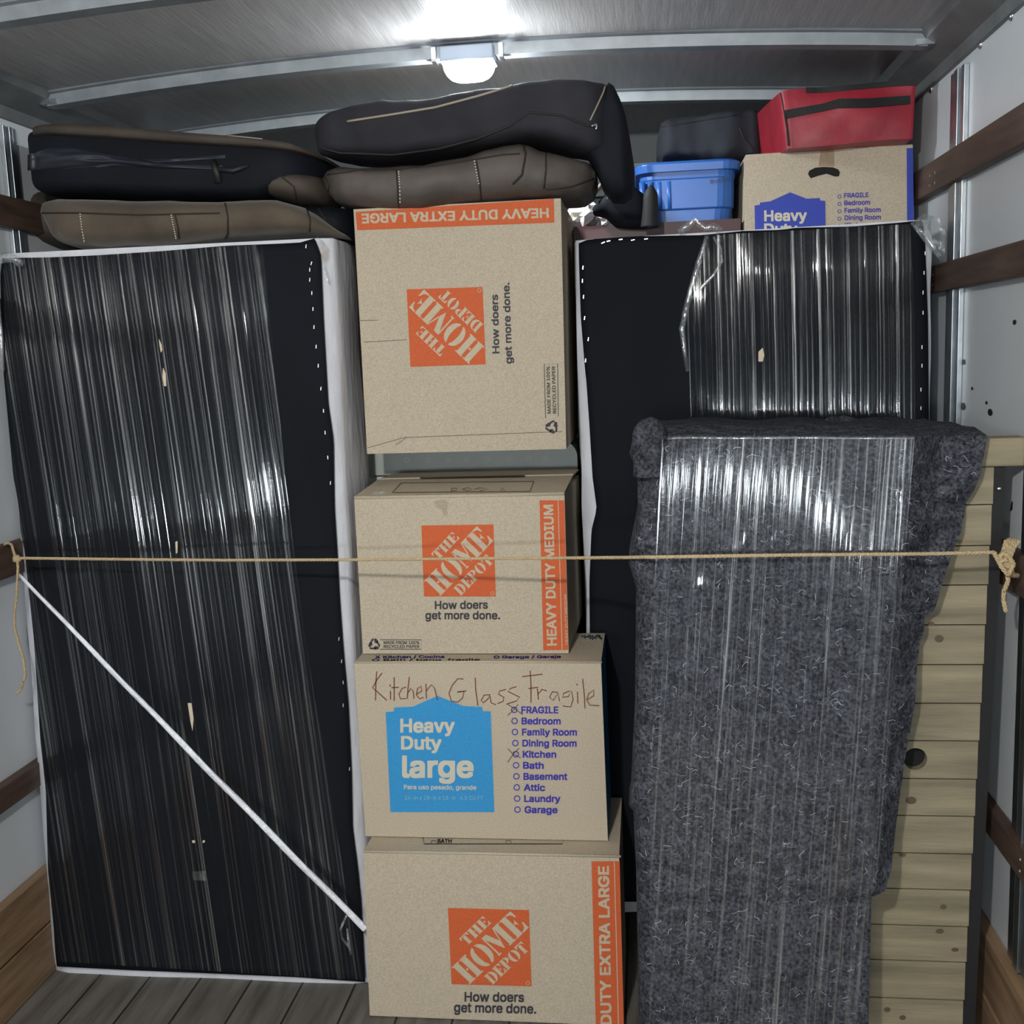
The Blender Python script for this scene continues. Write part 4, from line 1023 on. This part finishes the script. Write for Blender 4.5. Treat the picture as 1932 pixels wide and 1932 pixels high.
# blue bin with its lid
bn = thing('blue_bin', 'bright blue plastic storage bin with lid behind the right box spring', 'bin', at(1310, 428, 3.28)+Vector((0, .2, 0)))
Yn = 3.165; xa, xb_ = at(1204, 330, Yn).x, at(1404, 400, 3.12).x-.012; zb0 = zt+.002; zl = at(1300, 318, Yn).z
mb = MB()
def rr_(x0, x1, y0, y1, r, z):
    out = []
    for cx, cy, a0 in ((x1-r, y1-r, 0), (x0+r, y1-r, 90), (x0+r, y0+r, 180), (x1-r, y0+r, 270)):
        for k_ in range(6): a_ = math.radians(a0+18*k_); out.append((cx+r*math.cos(a_), cy+r*math.sin(a_), z))
    return out
def binring(ins, z): return rr_(xa+ins, xb_-ins, Yn+ins, Yn+.46-ins, .05, z)
zm = at(1300, 392, Yn).z
rows = [binring(.016, zb0), binring(.013, zm-.004), binring(.008, zm), binring(.008, zm+.003), binring(.006, zl-.028), binring(.004, zl-.024), binring(.004, zl)]
mb.grid(rows, close=True); mb.add(rows[0], [list(range(24))]); mb.add(rows[-1], [list(range(24))])
mb.build('bin_body', M_bin, bn, smooth=False, bevel=.002)
mb = MB(); zt2 = at(1300, 303, Yn).z
rows = [binring(-.008, zl-.006), binring(-.010, zt2-.006), binring(-.002, zt2), binring(.05, zt2+.004)]
mb.grid(rows, close=True); mb.add(rows[-1], [list(range(24))]); mb.add(rows[0], [list(range(24))[::-1]]); mb.build('bin_lid', M_bin, bn, bevel=.002)
for x0 in (1212, 1228, 1244, 1262):
    c = at(x0, 372, Yn+.01); MB().tube([Vector((c.x, Yn+.012, zl-.03)), Vector((c.x+.002, Yn+.014, zm))], .009, 8).build('moulded_rib', M_bin, bn, smooth=True)
pjn = lambda x, y: at(x, y, Yn+.004)
mb = MB(); put_text(mb, 'Books', (1341, 347), (1376, 340), 8, pjn, 0, .0); mb.build('handwriting', M_penthin, bn, fix=False)
nb = thing('navy_bag', 'slumped dark navy cloth bag on the blue bin lid', 'bag', at(1350, 302, 3.4))
mbx = loft([(1240, 262), (1248, 236), (1262, 230), (1320, 220), (1390, 212), (1430, 207), (1440, 218)], [(1240, 290), (1250, 303), (1300, 302), (1370, 301), (1430, 300), (1440, 296)], 3.29, .34, 70, 7, .022, 10, taper=14)
mbx.build('bag_body', M_navy, nb, smooth=True); bv = mbx.bvh(); seam(nb, bv, [(1248, 240), (1320, 228), (1400, 216)], .002); seam(nb, bv, [(1395, 240), (1405, 265), (1425, 285)], .003)

# cardboard box with hand hole
Yc = 3.12; q = [(1407, 292), (1722, 272), (1726, 520), (1404, 520)]
tlp, trp, brp, blp = [at(*p, Yc) for p in q]
cbx = thing('moving_box', 'cardboard box with hand hole and royal blue house print under the red bag', 'box', (blp+brp)/2+Vector((0, .22, 0)), 'moving boxes on the right')
d = Vector((0, .44, 0)); dl = Vector((-.0, .44, 0)); pj = lambda x, y: at(x, y, Yc-.0008); pj2 = lambda x, y: at(x, y, Yc-.0014)
mb = MB(); mb.hexa([blp, brp, trp, tlp], [blp+dl, brp+d, trp+d, tlp+dl], 0)
c3 = lambda x, y: (1160+x*.3996, y*.3996)
put_poly(mb, [c3(1378, 700), c3(1408, 698), (1724, 420), (1712, 430), c3(1380, 1040)], pj, 1)
put_poly(mb, [c3(*p) for p in [(660, 970), (685, 967), (685, 957), (735, 950), (828, 908), (905, 938), (968, 935), (970, 947), (994, 948), (998, 1290), (665, 1290)]], pj, 1)
put_text(mb, 'Heavy', c3(708, 1043), c3(905, 1040), 19, pj2, 2, .035); put_text(mb, 'Duty', c3(708, 1105), c3(860, 1103), 19, pj2, 2, .035)
for i, (s_, x0, x1) in enumerate((('FRAGILE', 1083, 1198), ('Bedroom', 1084, 1205), ('Family Room', 1085, 1255), ('Dining Room', 1086, 1256), ('Kitchen', 1087, 1190))):
    y = 934-i*1.0+i*36; put_text(mb, s_, c3(x0, y), c3(x1, y-4), 8.4, pj, 3, .03); put_ring(mb, c3(1061, y-6), 3.2, 1.2, pj, 3, 14)
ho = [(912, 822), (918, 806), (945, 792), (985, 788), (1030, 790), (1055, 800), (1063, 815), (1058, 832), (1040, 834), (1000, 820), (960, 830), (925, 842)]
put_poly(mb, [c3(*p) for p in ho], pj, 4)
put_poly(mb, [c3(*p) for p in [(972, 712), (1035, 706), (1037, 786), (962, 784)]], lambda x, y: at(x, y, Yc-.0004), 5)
lp_ = lambda x, y: atx(x, y, tlp.x-.0008)
for ln in ([(548, 905), (575, 880), (600, 850)], [(550, 960), (580, 920), (612, 900)], [(548, 1010), (585, 975), (612, 945)], [(560, 840), (570, 880), (566, 930)]): put_line(mb, [c3(*p) for p in ln], 1.6, lp_, 3)
mb.build('carton_body', [M_card, M_royal, M_skylet, M_navyink, M_handle, M_cardin], cbx, fix=False)
sb = thing('plain_carton', 'plain carton underneath the box with the hand hole', 'box', (.5, 3.36, 0))
MB().box((at(1404, 400, 3.12).x+.002, 3.13, .002), (XR-.035, 3.56, min(blp.z, brp.z)-.003)).build('carton_body', M_card, sb)

# red cooler bag
rd = thing('red_bag', 'red nylon bag with two black straps on the cardboard box by the ceiling', 'bag', at(1600, 284, 3.1)+Vector((0, .18, 0)))
Yr = 3.04
FR = [at(1488, 279, Yr), at(1722, 262, Yr), at(1729, 152, Yr), at(1476, 172, Yr)]; SKW = Vector((-.035, .34, .0))
fr = FR; bk_ = [p+Vector((-.05 if i in (0, 3) else 0, .36, 0)) for i, p in enumerate(FR)]
mb = MB(); rows = []; NU, NV = 30, 16
def redp(u, v, f, bu=.012):
    a_ = fr[0]*(1-u)*(1-v)+fr[1]*u*(1-v)+fr[2]*u*v+fr[3]*(1-u)*v
    c_ = bk_[0]*(1-u)*(1-v)+bk_[1]*u*(1-v)+bk_[2]*u*v+bk_[3]*(1-u)*v
    p = a_.lerp(c_, f); p += Vector((0, (noise.noise(p*11)*.012-.014*math.sin(math.pi*u)*math.sin(math.pi*v)) if f == 0 else 0, noise.noise(p*7)*.008)); return p
for i in range(NV+1):
    v = i/NV; ring = [redp(k_/NU, v, 0) for k_ in range(NU+1)]+[redp(1, v, k_/8) for k_ in range(1, 9)]+[redp(1-k_/NU, v, 1) for k_ in range(1, NU+1)]+[redp(0, v, 1-k_/8) for k_ in range(1, 8)]
    rows.append(ring)
mb.grid(rows, close=True)
for r in (rows[0], rows[-1]):
    c = sum(r, Vector())/len(r); mb.add(list(r)+[c], [[k_, (k_+1) % len(r), len(r)] for k_ in range(len(r))])
mb.build('bag_body', M_red, rd, smooth=True, bevel=0); bv = mb.bvh()
def ribbon(pt, pb_, off=.004):
    A_, B_ = drape(bv, pt, off), drape(bv, pb_, off); k_ = min(len(A_), len(B_)); return MB().grid([A_[:k_], B_[:k_]])
ribbon([c3(805, 520), c3(980, 490), c3(1060, 466), c3(1200, 465), c3(1300, 458), c3(1408, 450)], [c3(812, 560), c3(980, 525), c3(1050, 510), c3(1200, 508), c3(1300, 500), c3(1408, 490)]).build('strap', M_strap, rd, fix=False, solid=.003)
ZS = [redp(.18+.82*k_/20, .985, 0)+Vector((0, -.003, 0)) for k_ in range(21)]
MB().grid([[p+Vector((0, 0, .004)) for p in ZS], [p-Vector((0, 0, .010)) for p in ZS]]).build('zip_strip', M_strap, rd, fix=False, solid=.004)
seam(rd, bv, [c3(785, 440), c3(800, 520), c3(812, 600), c3(822, 700)], .003, M_seam)
# white crumpled sheet behind the left box spring's corner
wp = thing('white_plastic_bag', 'bright white crumpled plastic peeking between left box spring and top box', 'bag', at(652, 468, 3.0))
MB().ellipsoid(at(655, 466, 3.0), (.05, .06, .026), 18, 12, .5).build('bag_body', M_paper, wp, smooth=True)

# ------------------------------------------------------------------ twine
tw = thing('twine_rope', 'thin jute twine stretched across the load and tied to both wall slats', 'rope', (-.4, 2.35, 1.19))
pxl = [(33, 1053), (200, 1055), (420, 1057), (690, 1056), (900, 1054), (1060, 1053), (1180, 1052), (1300, 1050), (1500, 1047), (1740, 1045), (1875, 1042)]
def ropeY(x): return interp([(33, 2.475), (690, 2.40), (1060, 2.33), (1186, 2.20), (1225, 2.152), (1500, 2.150), (1735, 2.152), (1875, 2.170)], x)
P = []
for a, b_ in zip(pxl, pxl[1:]):
    for s_ in range(20):
        x = lerp(a[0], b_[0], s_/20); P.append(at(x, lerp(a[1], b_[1], s_/20), ropeY(x)))
P.append(at(1875, 1042, 2.170))
def strand(P, r, name, parent):
    mb = MB()
    for ph in (0, 2.09, 4.19):
        Q = []; L_ = 0
        for i, p in enumerate(P):
            t_ = (P[min(i+1, len(P)-1)]-P[max(i-1, 0)]).normalized(); a_ = t_.cross(Vector((.1, .3, 1))).normalized(); c_ = a_.cross(t_)
            if i: L_ += (p-P[i-1]).length
            th = L_*260+ph; Q.append(p+(a_*math.cos(th)+c_*math.sin(th))*r*.5)
        mb.tube(Q, r*.62, 6)
    return mb.build(name, M_twine, parent, smooth=True)
def dense(P, n_):
    out = []
    for a, b_ in zip(P, P[1:]):
        for s_ in range(n_): out.append(a.lerp(b_, s_/n_))
    return out+[P[-1]]
strand(dense(P, 5), .0036, 'cord', tw)
# left tie and hanging tail
xl_ = XL+.034
strand(dense([at(x, y, Y) for x, y, Y in ((33, 1053, 2.475), (27, 1046, 2.48), (22, 1028, 2.50), (15, 1024, 2.52), (8, 1027, 2.52))], 10), .0032, 'slat_loop', tw)
strand(dense([at(x, y, 2.468) for x, y in ((33, 1056), (34, 1075), (32, 1100), (31, 1130), (27, 1160), (28, 1185), (34, 1210), (42, 1235), (46, 1255), (48, 1275), (44, 1285), (38, 1303), (31, 1309))], 10), .0034, 'hanging_tail', tw)
MB().ellipsoid(at(32, 1054, 2.472), (.011, .010, .010), 12, 8, .3).build('knot', M_twine, tw, smooth=True)
# right knot around the slat
for q_ in range(5):
    lo = [at(1906+q_*4.2, 1018+q_, 2.20), at(1898+q_*4.0, 1022+q_*2, 2.185), at(1893+q_*3, 1040+q_*3, 2.176), at(1890+q_*4, 1060+q_*3, 2.176), at(1899+q_*3.2, 1080+q_*1.0, 2.19), at(1908+q_*3, 1086, 2.21)]
    strand(dense(lo, 10), .0046, 'slat_loop', tw)
strand(dense([at(x, y, 2.170) for x, y in ((1875, 1042), (1882, 1054), (1889, 1068), (1898, 1080), (1903, 1084), (1908, 1074), (1912, 1064), (1904, 1050), (1893, 1044), (1886, 1050), (1890, 1058), (1900, 1056))], 12), .0046, 'knot', tw)
strand(dense([at(x, y, 2.183) for x, y in ((1901, 1084), (1902, 1096), (1898, 1106), (1894, 1116), (1893, 1130), (1896, 1145), (1898, 1154))], 12), .0045, 'hanging_tail', tw)
